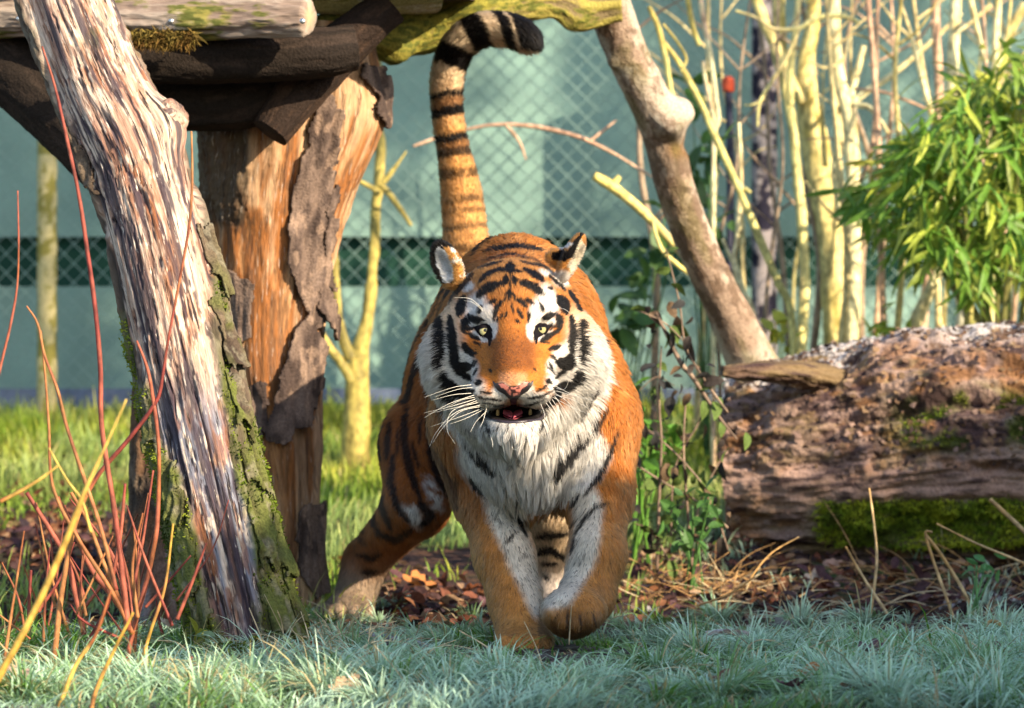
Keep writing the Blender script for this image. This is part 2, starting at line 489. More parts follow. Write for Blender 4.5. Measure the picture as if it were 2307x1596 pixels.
# knotty swelling of moss at its foot
def moss_tufts(name, P, Nn, parent, count, length, seed=1, cols=((0.10, 0.15, 0.015), (0.22, 0.26, 0.03), (0.05, 0.07, 0.015))):
    """short leafy moss shoots standing on points P with normals Nn"""
    r = np.random.default_rng(seed)
    i = r.integers(0, len(P), count)
    b = P[i] + r.normal(0, 0.003, (count, 3))
    d = norm(Nn[i] + r.normal(0, 0.55, (count, 3)) + np.array([0, 0, 0.3]))
    s = norm(np.cross(d, r.normal(0, 1, (count, 3))))
    L = length * r.uniform(0.5, 1.3, count)[:, None]
    wd = 0.0018 * r.uniform(0.7, 1.5, count)[:, None]
    v = np.stack([b - s * wd, b + s * wd, b + d * L * 0.6 + s * wd * 1.4, b + d * L], 1)
    k = np.arange(count)[:, None] * 4
    f = np.concatenate([k + np.array([[0, 1, 2]]), k + np.array([[0, 2, 3]])])
    n_ = fbm(b * 14, 3)
    c = lerp3(lerp3(np.broadcast_to(np.array(cols[0]), b.shape), np.array(cols[1]), sstep(0.0, 0.35, n_)), np.array(cols[2]), sstep(0.0, -0.3, n_))
    c = c * r.uniform(0.75, 1.25, (count, 1))
    o = mesh_np(name, v.reshape(-1, 3), f, M_moss, np.repeat(c, 4, 0), smooth=False, parent=parent)
    tag(o, kind='stuff')
    return o
sel = (bark > 0.8) & (mossy > 0.55) & (vv < 1500) & (np.abs(deg) < 120)
moss_tufts('moss', VB[sel], T.nrm[sel], lean, 9000, 0.007, 5)

# ---- the stout peeled post behind it, under the platform
rows = [(640, 60, 1.50, 205), (640, 180, 1.50, 198), (634, 300, 1.50, 190), (622, 430, 1.50, 172), (612, 560, 1.50, 146), (606, 700, 1.50, 128), (606, 850, 1.50, 118), (618, 1000, 1.50, 102),
        (628, 1150, 1.50, 94), (636, 1300, 1.50, 88), (638, 1440, 1.50, 96)]
T = Tube(path_uv(rows), 620, 280)
uu, vv = UV(T.verts().reshape(-1, 3)); uu = uu.reshape(T.n, T.m); vv = vv.reshape(T.n, T.m)
deg = np.degrees(T.TH)
g1 = fbm(T.q(60, 3.0) + 50, 5); g2 = fbm(T.q(170, 8), 3); g3 = fbm(T.q(14, 3) + 8, 4); g4 = fbm(T.q(30, 2.2) + 70, 4)
bulge = 0.05 * np.exp(-((vv - 250) / 120.0) ** 2 - ((deg - 70) / 30) ** 2) + 0.03 * np.exp(-((vv - 1010) / 70.0) ** 2 - ((deg - 5) / 40) ** 2)
groove = sstep(0.5, 0.9, ridged(T.q(12, 1.2) + 20, 3))
disp = 0.004 * g1 + 0.002 * g2 + 0.02 * g3 + bulge - 0.014 * groove
tan = np.array([0.43, 0.21, 0.085]); amber = np.array([0.33, 0.125, 0.035]); creamy = np.array([0.58, 0.38, 0.22]); umber = np.array([0.15, 0.075, 0.035])
c = lerp3(np.broadcast_to(tan, T.TH.shape + (3,)), amber, sstep(0.0, 0.3, g1 + 0.5 * np.exp(-((deg + 8) / 24) ** 2) * sstep(1000, 800, vv)))
c = lerp3(c, creamy, sstep(0.0, 0.35, g4 + 0.4 * sstep(1050, 1200, vv) + 0.15 * sstep(20, 50, deg)) * 0.8)
c = lerp3(c, umber, sstep(0.18, 0.42, g2 * 0.5 + g4 * -0.6 + 0.1) * 0.7)
c = lerp3(c, umber, groove * 0.6)
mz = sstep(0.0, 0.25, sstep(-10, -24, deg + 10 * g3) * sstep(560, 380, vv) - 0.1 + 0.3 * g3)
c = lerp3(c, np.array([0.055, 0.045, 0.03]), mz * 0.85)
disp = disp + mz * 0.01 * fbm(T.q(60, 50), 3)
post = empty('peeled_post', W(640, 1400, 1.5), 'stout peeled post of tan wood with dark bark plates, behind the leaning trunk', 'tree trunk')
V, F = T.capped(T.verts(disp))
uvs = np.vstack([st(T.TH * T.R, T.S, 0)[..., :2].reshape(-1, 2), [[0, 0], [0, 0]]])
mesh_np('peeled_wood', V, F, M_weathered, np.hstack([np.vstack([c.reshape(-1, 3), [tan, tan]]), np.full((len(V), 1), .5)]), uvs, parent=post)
VB = T.verts(disp)
br = sstep(-0.3, 0.5, ridged(T.q(20, 5), 3))
bcol = lerp3(np.broadcast_to(np.array([0.060, 0.042, 0.036]), c.shape), np.array([0.17, 0.12, 0.095]), sstep(-0.2, 0.35, fbm(T.q(30, 12), 4)))
bcol = lerp3(bcol, np.array([0.32, 0.22, 0.16]), sstep(0.28, 0.5, fbm(T.q(60, 20) + 4, 3)) * 0.6)
plates = [([(690, 330), (705, 235), (730, 190), (755, 250), (745, 420), (716, 560), (735, 700), (700, 745), (655, 640), (640, 560), (660, 430)], 0.010),
          ([(735, 440), (752, 410), (748, 500), (732, 590), (738, 660), (716, 640), (712, 540)], 0.022),
          ([(800, 140), (830, 150), (842, 240), (818, 292), (800, 250), (814, 215), (785, 175)], 0.016),
          ([(690, 700), (700, 760), (718, 800), (712, 870), (690, 960), (655, 975), (640, 1010), (600, 985), (618, 900), (640, 800), (655, 740)], 0.020),
          ([(706, 640), (724, 660), (738, 770), (724, 768), (700, 700)], 0.032),
          ([(672, 1150), (715, 1130), (738, 1138), (726, 1330), (700, 1350), (666, 1270), (664, 1200)], 0.022),
          ([(560, 870), (600, 860), (610, 960), (590, 990), (560, 980)], 0.008),
          ([(520, 610), (575, 640), (572, 760), (530, 790)], 0.006)]
jx = 9 * fbm(T.q(50, 30) + 2, 3); jy = 14 * fbm(T.q(40, 40) + 12, 3)
for k, (poly, off) in enumerate(plates):
    m_ = in_poly(uu + jx, vv + jy, poly) & (np.abs(deg) < 110)
    o_ = off * (0.35 + 0.65 * sstep(-0.4, 0.5, fbm(T.q(9, 6) + k * 3, 2))) + 0.004 * br
    patch_plate('bark', T, VB, m_, o_, 0.009, M_bark, bcol, post)

# ---- dark post standing behind the leaning trunk
T = Tube(path_uv([(372, 780, 1.15, 62), (366, 1000, 1.15, 66), (362, 1200, 1.12, 68), (360, 1420, 1.1, 74)]), 260, 120)
uu, vv = UV(T.verts().reshape(-1, 3)); vv = vv.reshape(T.n, T.m)
bh, br = bark_relief(T, 0.8, 0.012)
c = lerp3(np.broadcast_to(BARK_B * 0.9, T.TH.shape + (3,)), BARK_A, br)
c = lerp3(c, np.array([0.22, 0.19, 0.19]), sstep(0.0, 0.3, fbm(T.q(20, 2), 4)) * sstep(1150, 1300, vv))
c = lerp3(c, np.array([0.12, 0.06, 0.03]), sstep(0.1, 0.4, fbm(T.q(16, 6) + 4, 3)) * 0.7)
V, F = T.capped(T.verts(bh))
o = mesh_np('short_post', V, F, M_bark, np.vstack([c.reshape(-1, 3), [BARK_A, BARK_A]]))
tag(o, 'short dark post of rough bark half hidden behind the leaning trunk', 'post')

# ---- the platform on top: beams, deck and braces
def log(name, rows, label, cat, base, alt, n=240, m=110, bump=0.008, moss=0.0, mk=(12, 3), flip=False, knots=(), parent=None, end=None):
    T = Tube(path_uv(rows), n, m)
    g1 = fbm(T.q(40, 6) + rows[0][0], 4); g3 = fbm(T.q(mk[0], mk[1]) + rows[0][1], 4); g2 = fbm(T.q(150, 40), 3)
    d = bump * g1 + 0.002 * g2 + 0.006 * g3
    for (sf, dg, hgt, ws, wd) in knots:
        d = d + hgt * np.exp(-((T.S / T.s[-1] - sf) / ws) ** 2 - ((np.degrees(T.TH) - dg) / wd) ** 2)
    c = lerp3(np.broadcast_to(np.array(base), T.TH.shape + (3,)), np.array(alt), sstep(-0.15, 0.3, g1 + 0.4 * g2))
    if moss:
        mw = sstep(0.35 - moss, 0.6 - moss, g3 + 0.3 * g2)
        c = lerp3(c, np.array([0.22, 0.20, 0.03]), mw * 0.85)
        c = lerp3(c, np.array([0.09, 0.10, 0.02]), mw * sstep(0.0, 0.3, g2))
    V, F = T.capped(T.verts(d))
    ec = np.array(end if end is not None else base)
    o = mesh_np(name, V, F, M_wood if end is not None else M_bark, np.vstack([c.reshape(-1, 3), [ec, ec]]),
                np.vstack([st(T.TH * T.R, T.S, 0)[..., :2].reshape(-1, 2), [[0, 0], [0, 0]]]), parent=parent)
    if label: tag(o, label, cat)
    return o, T

front_beam, _ = log('beam', [(-120, 34, 1.16, 46), (60, 34, 1.08, 47), (250, 38, .99, 48), (420, 40, .92, 47), (600, 38, .84, 45), (672, 37, .81, 43), (690, 37, .803, 42), (697, 37, .80, 36)],
    'grey brown beam with a sawn round end and moss, resting across the top of the platform', 'beam', (0.22, 0.16, 0.125), (0.36, 0.29, 0.235), moss=0.10, mk=(13, 7), bump=.012, end=(0.50, 0.36, 0.20))
log('beam', [(640, 0, 1.35, 26), (760, 2, 1.4, 30), (900, 0, 1.45, 30), (984, -2, 1.5, 29)],
    'pale bark covered beam lying above the mossy branch', 'beam', (0.42, 0.38, 0.28), (0.30, 0.27, 0.12), moss=0.1)
log('mossy_branch', [(690, 92, 1.7, 44), (800, 74, 1.9, 48), (880, 70, 2.0, 52), (950, 62, 2.05, 58), (1010, 38, 2.05, 56), (1070, 14, 2.05, 60), (1160, 2, 2.1, 52), (1250, -6, 2.15, 44), (1330, 14, 2.2, 46), (1400, 10, 2.2, 40)],
    'thick knotty branch coated in yellow green moss behind the tail', 'branch', (0.16, 0.12, 0.06), (0.30, 0.25, 0.06), n=320, m=140, bump=0.012, moss=0.42, mk=(6, 2.5),
    knots=[(0.33, 60, 0.045, 0.05, 40), (0.42, -60, 0.03, 0.04, 40), (0.87, 60, 0.03, 0.06, 50), (0.60, 40, 0.02, 0.05, 40)])
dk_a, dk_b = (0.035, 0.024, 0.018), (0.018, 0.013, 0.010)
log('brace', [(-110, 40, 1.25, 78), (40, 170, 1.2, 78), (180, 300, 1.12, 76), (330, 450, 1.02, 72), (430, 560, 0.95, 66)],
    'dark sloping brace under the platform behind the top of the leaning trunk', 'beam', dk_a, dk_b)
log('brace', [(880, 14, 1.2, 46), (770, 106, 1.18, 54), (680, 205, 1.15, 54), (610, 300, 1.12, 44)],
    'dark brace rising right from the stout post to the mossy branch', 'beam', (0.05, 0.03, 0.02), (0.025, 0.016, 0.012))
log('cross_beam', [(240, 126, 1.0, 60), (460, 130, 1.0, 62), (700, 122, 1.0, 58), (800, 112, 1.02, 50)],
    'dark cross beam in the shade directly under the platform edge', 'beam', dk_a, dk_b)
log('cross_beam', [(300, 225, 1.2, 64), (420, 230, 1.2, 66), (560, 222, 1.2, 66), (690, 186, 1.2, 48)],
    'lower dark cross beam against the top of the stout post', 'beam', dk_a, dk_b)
# deck of boards, seen edge on, above the beams
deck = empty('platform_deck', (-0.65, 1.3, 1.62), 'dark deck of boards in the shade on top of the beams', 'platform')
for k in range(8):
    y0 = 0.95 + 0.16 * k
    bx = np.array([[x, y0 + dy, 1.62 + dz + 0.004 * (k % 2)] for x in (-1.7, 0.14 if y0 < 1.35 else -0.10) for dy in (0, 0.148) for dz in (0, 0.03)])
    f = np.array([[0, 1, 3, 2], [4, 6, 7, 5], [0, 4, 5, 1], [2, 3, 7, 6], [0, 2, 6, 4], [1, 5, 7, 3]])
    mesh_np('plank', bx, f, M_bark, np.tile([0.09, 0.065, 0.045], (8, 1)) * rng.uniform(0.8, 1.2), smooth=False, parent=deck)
# hanging dead moss under the front beam
P = np.array([W(u, v, 0.86) for u, v in zip(rng.uniform(280, 440, 500), rng.uniform(76, 92, 500))])
P = P - np.array([0, 0.03, 0])
Nn = np.tile([0, -0.5, -1.2], (500, 1))
hm = moss_tufts('hanging_moss', P, Nn, front_beam, 2600, 0.03, 9, ((0.16, 0.12, 0.03), (0.20, 0.10, 0.03), (0.10, 0.05, 0.02)))
# screw heads on the front beam
for (u, v) in ((390, 52), (48, 46), (684, 52)):
    c0 = W(u, v, 1.10 - .00043 * u) - np.array([0, 0.058, 0])
    a = np.linspace(0, 2 * np.pi, 12, endpoint=False)
    ring = [c0 + np.array([np.cos(t) * 0.007, 0, np.sin(t) * 0.007]) for t in a]
    ring2 = [c0 + np.array([np.cos(t) * 0.004, -0.004, np.sin(t) * 0.004]) for t in a]
    vv_ = np.vstack([ring, ring2, [c0 + np.array([0, -0.003, 0])]])
    i = np.arange(12)
    q = np.stack([i, (i + 1) % 12, 12 + (i + 1) % 12, 12 + i], 1)
    t3 = np.stack([12 + i, 12 + (i + 1) % 12, np.full(12, 24)], 1)
    if 'M_steel' not in globals(): M_steel = plain_mat('bolt_steel', (0.55, 0.58, 0.6), 0.35, 0.5, 0.9)
    o = mesh_np('bolt', vv_, [q, t3], M_steel, parent=front_beam)

# ---- the leaning pole to the right of the tiger
rows = [(1340, -90, 2.2, 48), (1374, 20, 2.3, 48), (1418, 130, 2.4, 46), (1470, 240, 2.5, 46), (1496, 310, 2.56, 47), (1520, 420, 2.65, 43), (1556, 520, 2.75, 43), (1600, 620, 2.85, 45),
        (1645, 710, 2.95, 48), (1686, 800, 3.05, 54), (1730, 890, 3.15, 62), (1760, 960, 3.2, 68)]
T = Tube(path_uv(rows), 420, 150)
g1 = fbm(T.q(16, 9), 4); g2 = fbm(T.q(90, 50), 3); g3 = fbm(T.q(30, 14) + 6, 4)
sf = T.S / T.s[-1]; deg = np.degrees(T.TH)
vv = UV(T.verts().reshape(-1, 3))[1].reshape(T.n, T.m)
d = 0.004 * g1 + 0.0015 * g2
for (v0, dg, h, wv, wd) in [(262, 60, 0.045, 24, 34), (285, 20, 0.03, 26, 30), (240, 95, 0.03, 20, 30), (420, 40, 0.008, 10, 20), (140, -60, 0.012, 14, 20), (600, 55, 0.010, 10, 18)]:
    d = d + h * np.exp(-((vv - v0) / wv) ** 2 - ((deg - dg) / wd) ** 2)
d = d - 0.010 * np.exp(-((vv - 330) / 18.0) ** 2) * sstep(-60, 20, deg)
c = lerp3(np.broadcast_to(np.array([0.34, 0.245, 0.18]), T.TH.shape + (3,)), np.array([0.46, 0.38, 0.30]), sstep(-0.1, 0.35, g1))
c = lerp3(c, np.array([0.14, 0.09, 0.06]), sstep(0.0, 0.3, g3 + .5 * g2) * 0.8)
c = lerp3(c, np.array([0.60, 0.55, 0.46]), sstep(0.25, 0.5, g3 + g2 * 0.3) * sstep(420, 200, vv) * 0.6)
c = lerp3(c, np.array([0.15, 0.08, 0.03]), np.exp(-((vv - 340) / 26.0) ** 2) * sstep(-40, 20, deg) * sstep(-0.3, 0.2, g3) * 0.9)
c = lerp3(c, np.array([0.16, 0.15, 0.05]), sstep(0.2, 0.45, fbm(T.q(12, 6) + 19, 3)) * 0.4)
V, F = T.capped(T.verts(d))
o = mesh_np('leaning_pole', V, F, M_bark, np.vstack([c.reshape(-1, 3), [[.3, .2, .1]] * 2]))
tag(o, 'smooth brown pole with a knot leaning to the right behind the big log', 'tree trunk')

# ---- the big fallen log on the right
rows = [(1637, 1057, 3.045, 148), (1640, 1057, 3.0447, 180), (1647, 1057, 3.044, 197), (1662, 1056, 3.042, 208), (1690, 1056, 3.036, 216), (1760, 1052, 3.00, 224), (1850, 1044, 2.96, 236), (1980, 1026, 2.92, 250), (2120, 1012, 2.87, 262), (2310, 1006, 2.80, 266), (2560, 1000, 2.72, 268), (2800, 1000, 2.65, 262)]
T = Tube(path_uv(rows), 560, 420)
deg = np.degrees(T.TH)          # -90 is the top
uu, vv = UV(T.verts().reshape(-1, 3)); uu = uu.reshape(T.n, T.m); vv = vv.reshape(T.n, T.m)
g1 = fbm(T.q(7, 5), 5); g2 = fbm(T.q(46, 13) + 5, 4); g3 = ridged(T.q(15, 3.4) + 9, 4); g4 = fbm(T.q(120, 60), 3); g5 = fbm(T.q(22, 16) + 33, 4)
smoothband = np.exp(-((vv - 1090 - 20 * g1) / 42.0) ** 2) * sstep(80, -5, np.abs(deg) - 60)
rough = 1 - 0.85 * smoothband
ledge = sstep(0.0, 0.12, g5 + 0.3 * g3) 
g6 = ridged(T.q(36, 3.0) + 70, 4); grain = sstep(960, 1060, vv + 40 * g1)
disp = 0.035 * g1 + .016 * grain * (g6 - .3) + rough * (0.022 * (g3 - 0.3) + 0.012 * g2 + 0.020 * ledge * (g5 + 0.2) + 0.005 * g4) + 0.012 * smoothband
disp = disp - 0.05 * np.exp(-((vv - 925 - 30 * g1 + 0.12 * (uu - 2000)) / 22.0) ** 2) * sstep(1850, 1950, uu) * (np.abs(deg) < 90)   # long split
disp = disp + 0.05 * np.exp(-((vv - 850 + 0.22 * (uu - 2150)) / 26.0) ** 2) * sstep(2030, 2140, uu) * (np.abs(deg) < 110) * sstep(-0.6, 0.2, g5 + 0.3)
brown = np.array([0.15, 0.095, 0.068]); ochre = np.array([0.23, 0.16, 0.085]); mauve = np.array([0.32, 0.22, 0.20]); purple = np.array([0.045, 0.027, 0.032]); greyf = np.array([0.52, 0.50, 0.50])
c = lerp3(np.broadcast_to(brown, T.TH.shape + (3,)), ochre, sstep(-0.05, 0.3, g5))
c = lerp3(c, mauve, sstep(0.0, 0.3, g2 + 0.2 * g1) * 0.6)
c = lerp3(c, purple, sstep(0.05, 0.32, -g2 * 0.6 + 0.5 * fbm(T.q(30, 8) + 60, 4) + 0.28 * np.exp(-((vv - 960) / 70.0) ** 2) * sstep(1850, 2000, uu)) * 0.9 * rough)
c = lerp3(c, np.array([0.44, 0.29, 0.23]), smoothband * 0.9 * sstep(-0.4, 0.1, g2 + 0.2))
c = lerp3(c, np.array([0.26, 0.125, 0.05]), sstep(0.2, 0.4, fbm(T.q(25, 12) + 90, 3)) * 0.6 * rough)
up = sstep(-45, -80, deg + 12 * g1)
c = lerp3(c, greyf, up * sstep(-0.02, 0.22, g2 + 0.5 * g4 + 0.05) * 0.85)
c = lerp3(c, purple, sstep(.62, .8, g6) * .85 * (.35 + .65 * grain))
c = lerp3(c, np.array([.30, .21, .16]), sstep(.1, -.2, g6) * .5 * grain)
mz = sstep(0.05, 0.3, fbm(T.q(11, 7) + 44, 4) + 0.1) * sstep(860, 900, vv) * sstep(1040, 980, vv) * sstep(1950, 2100, uu)
c = lerp3(c, MOSS, mz * 0.8)
mb = sstep(1112, 1136, vv + 16 * g2) * sstep(1250, 1190, vv + 20 * g1) * sstep(1820, 1900, uu + 60 * g1) * (np.abs(deg) < 100)
c = lerp3(c, MOSS * 0.8, mb * 0.9)
lg = empty('fallen_log', W(2000, 1280, 2.7), 'massive rotten log with mossy lower side and frosted top lying on the right', 'log')
VB = T.verts(disp)
VB[0] = T.c[0] + (VB[0] - T.c[0]) * 0.93
V, F = T.capped(VB)
mesh_np('trunk', V, F, M_bark, np.vstack([c.reshape(-1, 3), [brown * 0.7, brown]]), parent=lg)
front = (np.abs(deg) < 105)
sel = (mb > 0.5) & front
moss_tufts('moss', VB[sel] , T.nrm[sel], lg, 18000, 0.015, 11, ((0.22, 0.32, 0.03), (0.40, 0.46, 0.04), (0.10, 0.14, 0.02)))
sel = (mz > 0.6) & front
moss_tufts('moss', VB[sel], T.nrm[sel], lg, 4500, 0.009, 12)
sel = (up > 0.3) & (deg < -40) & (deg > -130)
# flakes of frosted bark lying on the top
def flakes(name, P, Nn, parent, count, size, cols, seed):
    r = np.random.default_rng(seed)
    i = r.integers(0, len(P), count)
    n_ = norm(Nn[i] + r.normal(0, 0.45, (count, 3)))
    a = norm(np.cross(n_, r.normal(0, 1, (count, 3)))); b = np.cross(n_, a)
    s = size * r.uniform(0.4, 1.3, (count, 1))
    p0 = P[i] + n_ * 0.003
    v = np.stack([p0 - a * s - b * s * .5, p0 + a * s * .7 - b * s * .7, p0 + a * s + b * s * .5 + n_ * s * .4, p0 - a * s * .6 + b * s * .8 + n_ * s * .2], 1)
    k = np.arange(count)[:, None] * 4
    f = np.concatenate([k + np.array([[0, 1, 2]]), k + np.array([[0, 2, 3]])])
    ci = np.array(cols)[r.integers(0, len(cols), count)] * r.uniform(0.7, 1.2, (count, 1))
    o = mesh_np(name, v.reshape(-1, 3), f, M_dryleaf, np.repeat(ci, 4, 0), smooth=False, parent=parent)
    tag(o, kind='stuff')
    return o
flakes('bark_flakes', VB[sel], T.nrm[sel], lg, 2600, 0.008, [(0.5, 0.48, 0.48), (0.24, 0.16, 0.11), (0.55, 0.5, 0.45), (0.14, 0.08, 0.05), (0.10, 0.07, 0.06)], 21)
sel = front & (deg < 40) & (smoothband < 0.4) & (vv < 1060)
flakes('bark_flakes', VB[sel], T.nrm[sel], lg, 1500, 0.010, [(0.17, 0.10, 0.065), (0.22, 0.14, 0.08), (0.24, 0.16, 0.13), (0.06, 0.04, 0.038)], 22)
# the broken branch stub on its left end
Tb = Tube(path_uv([(2080, 905, 3.05, 44), (1940, 872, 2.90, 40), (1810, 845, 2.68, 33), (1720, 838, 2.58, 28), (1660, 838, 2.55, 22), (1626, 836, 2.54, 12)]), 120, 60)
gg = fbm(Tb.q(30, 9), 4)
cb = lerp3(np.broadcast_to(brown * .8, Tb.TH.shape + (3,)), ochre * .8, sstep(-0.05, 0.35, gg))
cb = lerp3(cb, purple, sstep(.5, .8, ridged(Tb.q(40, 3), 3)) * .8)
cb = lerp3(cb, greyf, sstep(-50, -85, np.degrees(Tb.TH)) * 0.5 * sstep(-.1, .2, fbm(Tb.q(60, 40), 3)))
VT = Tb.verts(0.012 * gg + .006 * fbm(Tb.q(110, 30), 3) + .010 * (ridged(Tb.q(40, 3), 3) - .3))
VT = Tb.c[:, None] + (VT - Tb.c[:, None]) * np.array([1, 1.7, .78])
V, F = Tb.capped(VT)
mesh_np('branch_stub', V, F, M_bark, np.vstack([cb.reshape(-1, 3), [ochre, BARK_B]]), parent=lg)
logT, logV = T, VB
# ================================================================ fence and screens at the back
FY = 6.40
def zat(v, y): return CAM_H + (798.0 - v) * (CAM_D + y) / 10000.0
M_screen = None
def screen_mat(name, col, rough=0.85):
    m, t, b, N, L = node_mat(name)
    tc = N('ShaderNodeTexCoord')
    no = N('ShaderNodeTexNoise'); no.inputs['Scale'].default_value = 3.0; no.inputs['Detail'].default_value = 5
    L(tc.outputs['Object'], no.inputs['Vector'])
    wv = N('ShaderNodeTexNoise'); wv.inputs['Scale'].default_value = 140; wv.inputs['Detail'].default_value = 2
    L(tc.outputs['Object'], wv.inputs['Vector'])
    cr = N('ShaderNodeValToRGB')
    cr.color_ramp.elements[0].position = 0.35; cr.color_ramp.elements[1].position = 0.7
    cr.color_ramp.elements[0].color = [c * 0.85 for c in col] + [1]
    cr.color_ramp.elements[1].color = [c * 1.12 for c in col] + [1]
    L(no.outputs[0], cr.inputs[0]); L(cr.outputs[0], b.inputs['Base Color'])
    bp = N('ShaderNodeBump'); bp.inputs['Strength'].default_value = 0.3; bp.inputs['Distance'].default_value = 0.004
    L(wv.outputs[0], bp.inputs['Height']); L(bp.outputs[0], b.inputs['Normal'])
    b.inputs['Roughness'].default_value = rough
    b.inputs['Specular IOR Level'].default_value = 0.2
    return m
M_screen = screen_mat('teal_screen_cloth', (0.21, 0.33, 0.285))
M_band = screen_mat('dark_green_cloth', (0.012, 0.05, 0.035))

def sheet(name, x0, x1, z0, z1, y, mat, amp, label, cat):
    nx, nz = 260, 40
    X, Z = np.meshgrid(np.linspace(x0, x1, nx), np.linspace(0, 1, nz))
    zz = z0 + (z1 - z0) * Z
    Y = y + amp * fbm(st(X * 2.2, 0.3, zz * 0.8), 3) + amp * 0.3 * np.sin(X * 7 + 2 * zz)
    v = st(X, Y, zz).reshape(-1, 3)
    k = len(v)
    f = grid_faces(nz, nx, False)
    v2 = v + np.array([0, 0.006, 0])
    o = mesh_np(name, np.vstack([v, v2]), np.vstack([f, f[:, ::-1] + k]), mat)
    tag(o, label, cat)
    return o
zb0, zb1 = zat(652, FY + .2), zat(528, FY + .2)
sheet('privacy_screen', -8, 8, zb1 - 0.01, 3.1, FY + 0.20, M_screen, 0.03, 'tall teal screen cloth with dappled sunlight hung behind the wire fence', 'screen')
sheet('privacy_screen', -8, 8, 0.40, zb0 + 0.01, FY + 0.20, M_screen, 0.02, 'low teal screen cloth under the dark green band behind the wire fence', 'screen')
sheet('windbreak_band', -8, 8, zb0 - 0.03, zb1 + 0.03, FY + 0.27, M_band, 0.01, 'dark green strip between the upper and lower screen cloths', 'screen')

M_wire = plain_mat('galvanised_wire', (0.23, 0.34, 0.30), 0.6, 0.3, 0.0, 60, 0.2, 0)
fence = empty('chain_link_fence', (0, FY, 0.48), 'grey chain link wire fence crossing the whole background', 'fence')
pitch = 0.0715
P = []
x0, x1, z0, z1 = -4.2, 4.2, 0.44, 2.5
for fam in (1, -1):
    c = np.arange(x0 - (z1 - z0), x1 + (z1 - z0), pitch)
    for cc in c:
        a = np.array([cc, z0]); b = np.array([cc + (z1 - z0), z1])
        if fam < 0: a[0], b[0] = b[0], a[0]
        t0, t1 = 0.0, 1.0
        dx = b[0] - a[0]
        for lim, s in ((x0, 1), (x1, -1)):
            tt = (lim - a[0]) / dx
            if s * dx > 0: t0 = max(t0, tt)
            else: t1 = min(t1, tt)
        if t1 - t0 < 0.02: continue
        A = a + (b - a) * t0; B = a + (b - a) * t1
        P.append((A, B, FY + 0.003 * fam))
V = []; F = []
for i, (A, B, y) in enumerate(P):
    d = norm(np.array([B[0] - A[0], 0, B[1] - A[1]])); n1 = np.array([-d[2], 0, d[0]]); n2 = np.array([0, 1.0, 0])
    r = 0.0018
    for E_ in (A, B):
        for q in (n1, n2, -n1, -n2): V.append(np.array([E_[0], y, E_[1]]) + q * r)
    k = i * 8
    F += [[k, k + 1, k + 5, k + 4], [k + 1, k + 2, k + 6, k + 5], [k + 2, k + 3, k + 7, k + 6], [k + 3, k, k + 4, k + 7]]
o = mesh_np('wire_mesh', V, np.array(F), M_wire, parent=fence)
tag(o, kind='stuff')
# bottom board of the fence
M_board = plain_mat('blue_grey_board', (0.10, 0.13, 0.20), 0.6, 0.3)
zz = zat(888, FY - .03)
bx = np.array([[x, FY - 0.05 + dy, zz + dz] for x in (-4.2, 4.2) for dy in (0, 0.03) for dz in (-0.10, 0.02)])
f6 = np.array([[0, 1, 3, 2], [4, 6, 7, 5], [0, 4, 5, 1], [2, 3, 7, 6], [0, 2, 6, 4], [1, 5, 7, 3]])
mesh_np('gravel_board', bx, f6, M_board, smooth=False, parent=fence)

def stem_obj(name, path, cola, colb, m=22, n=None, bump=0.003, parent=None, mat=None, k=1.0, nodes=0):
    T = Tube(path, n or max(40, 14 * len(path)), m)
    g = fbm(T.q(40 * k, 12 * k) + float(path[0][0]) * 7, 4); g2 = fbm(T.q(14 * k, 3 * k) + 4 + float(path[0][2]), 3)
    d = bump * g
    if nodes:
        ph = T.S / T.s[-1] * nodes
        d = d + 0.10 * T.R * np.exp(-((ph - np.round(ph)) / 0.06) ** 2)
    c = lerp3(np.broadcast_to(np.array(cola), T.TH.shape + (3,)), np.array(colb), sstep(-0.2, 0.3, g * 0.7 + g2 * 0.7))
    V, F = T.capped(T.verts(d))
    return mesh_np(name, V, F, mat or M_twig, np.vstack([c.reshape(-1, 3), [cola, cola]]), parent=parent)

def c7(rows, y, dy=0.0):
    """rows cx, cy, width in the upper right enlargement of the photograph"""
    out = []
    for i, (cx, cyy, wd) in enumerate(rows):
        yy = y + dy * i / max(1, len(rows) - 1)
        out.append([*W(1464.3 + cx * .4941, cyy * .4941, yy), wd * .4941 / 2 * (CAM_D + yy) / 10000.0])
    return np.array(out)

def full(rows, y, dy=0.0):
    out = []
    for i, (u, v, wd) in enumerate(rows):
        yy = y + dy * i / max(1, len(rows) - 1)
        out.append([*W(u, v, yy), wd / 2 * (CAM_D + yy) / 10000.0])
    return np.array(out)

def down(path, y):
    """carry a trunk on down into the ground"""
    e = path[-1].copy(); g = float(gz(e[0], e[1])) - 0.03
    if e[2] > g:
        b = e.copy(); b[2] = g; b[3] = e[3] * 1.15
        path = np.vstack([path, b])
    return path

def tree(label, trunk, branches, ca, cb, name='tree', cat='tree', group=None, nodes=0, bump=0.003):
    trunk = down(trunk, 0)
    t = empty(name, trunk[-1][:3], label, cat, group)
    stem_obj('trunk', trunk, ca, cb, 26, n=120, parent=t, nodes=nodes, bump=bump)
    for b in branches:
        stem_obj('branch', b, ca, cb, 16, parent=t, bump=bump * .6)
    return t

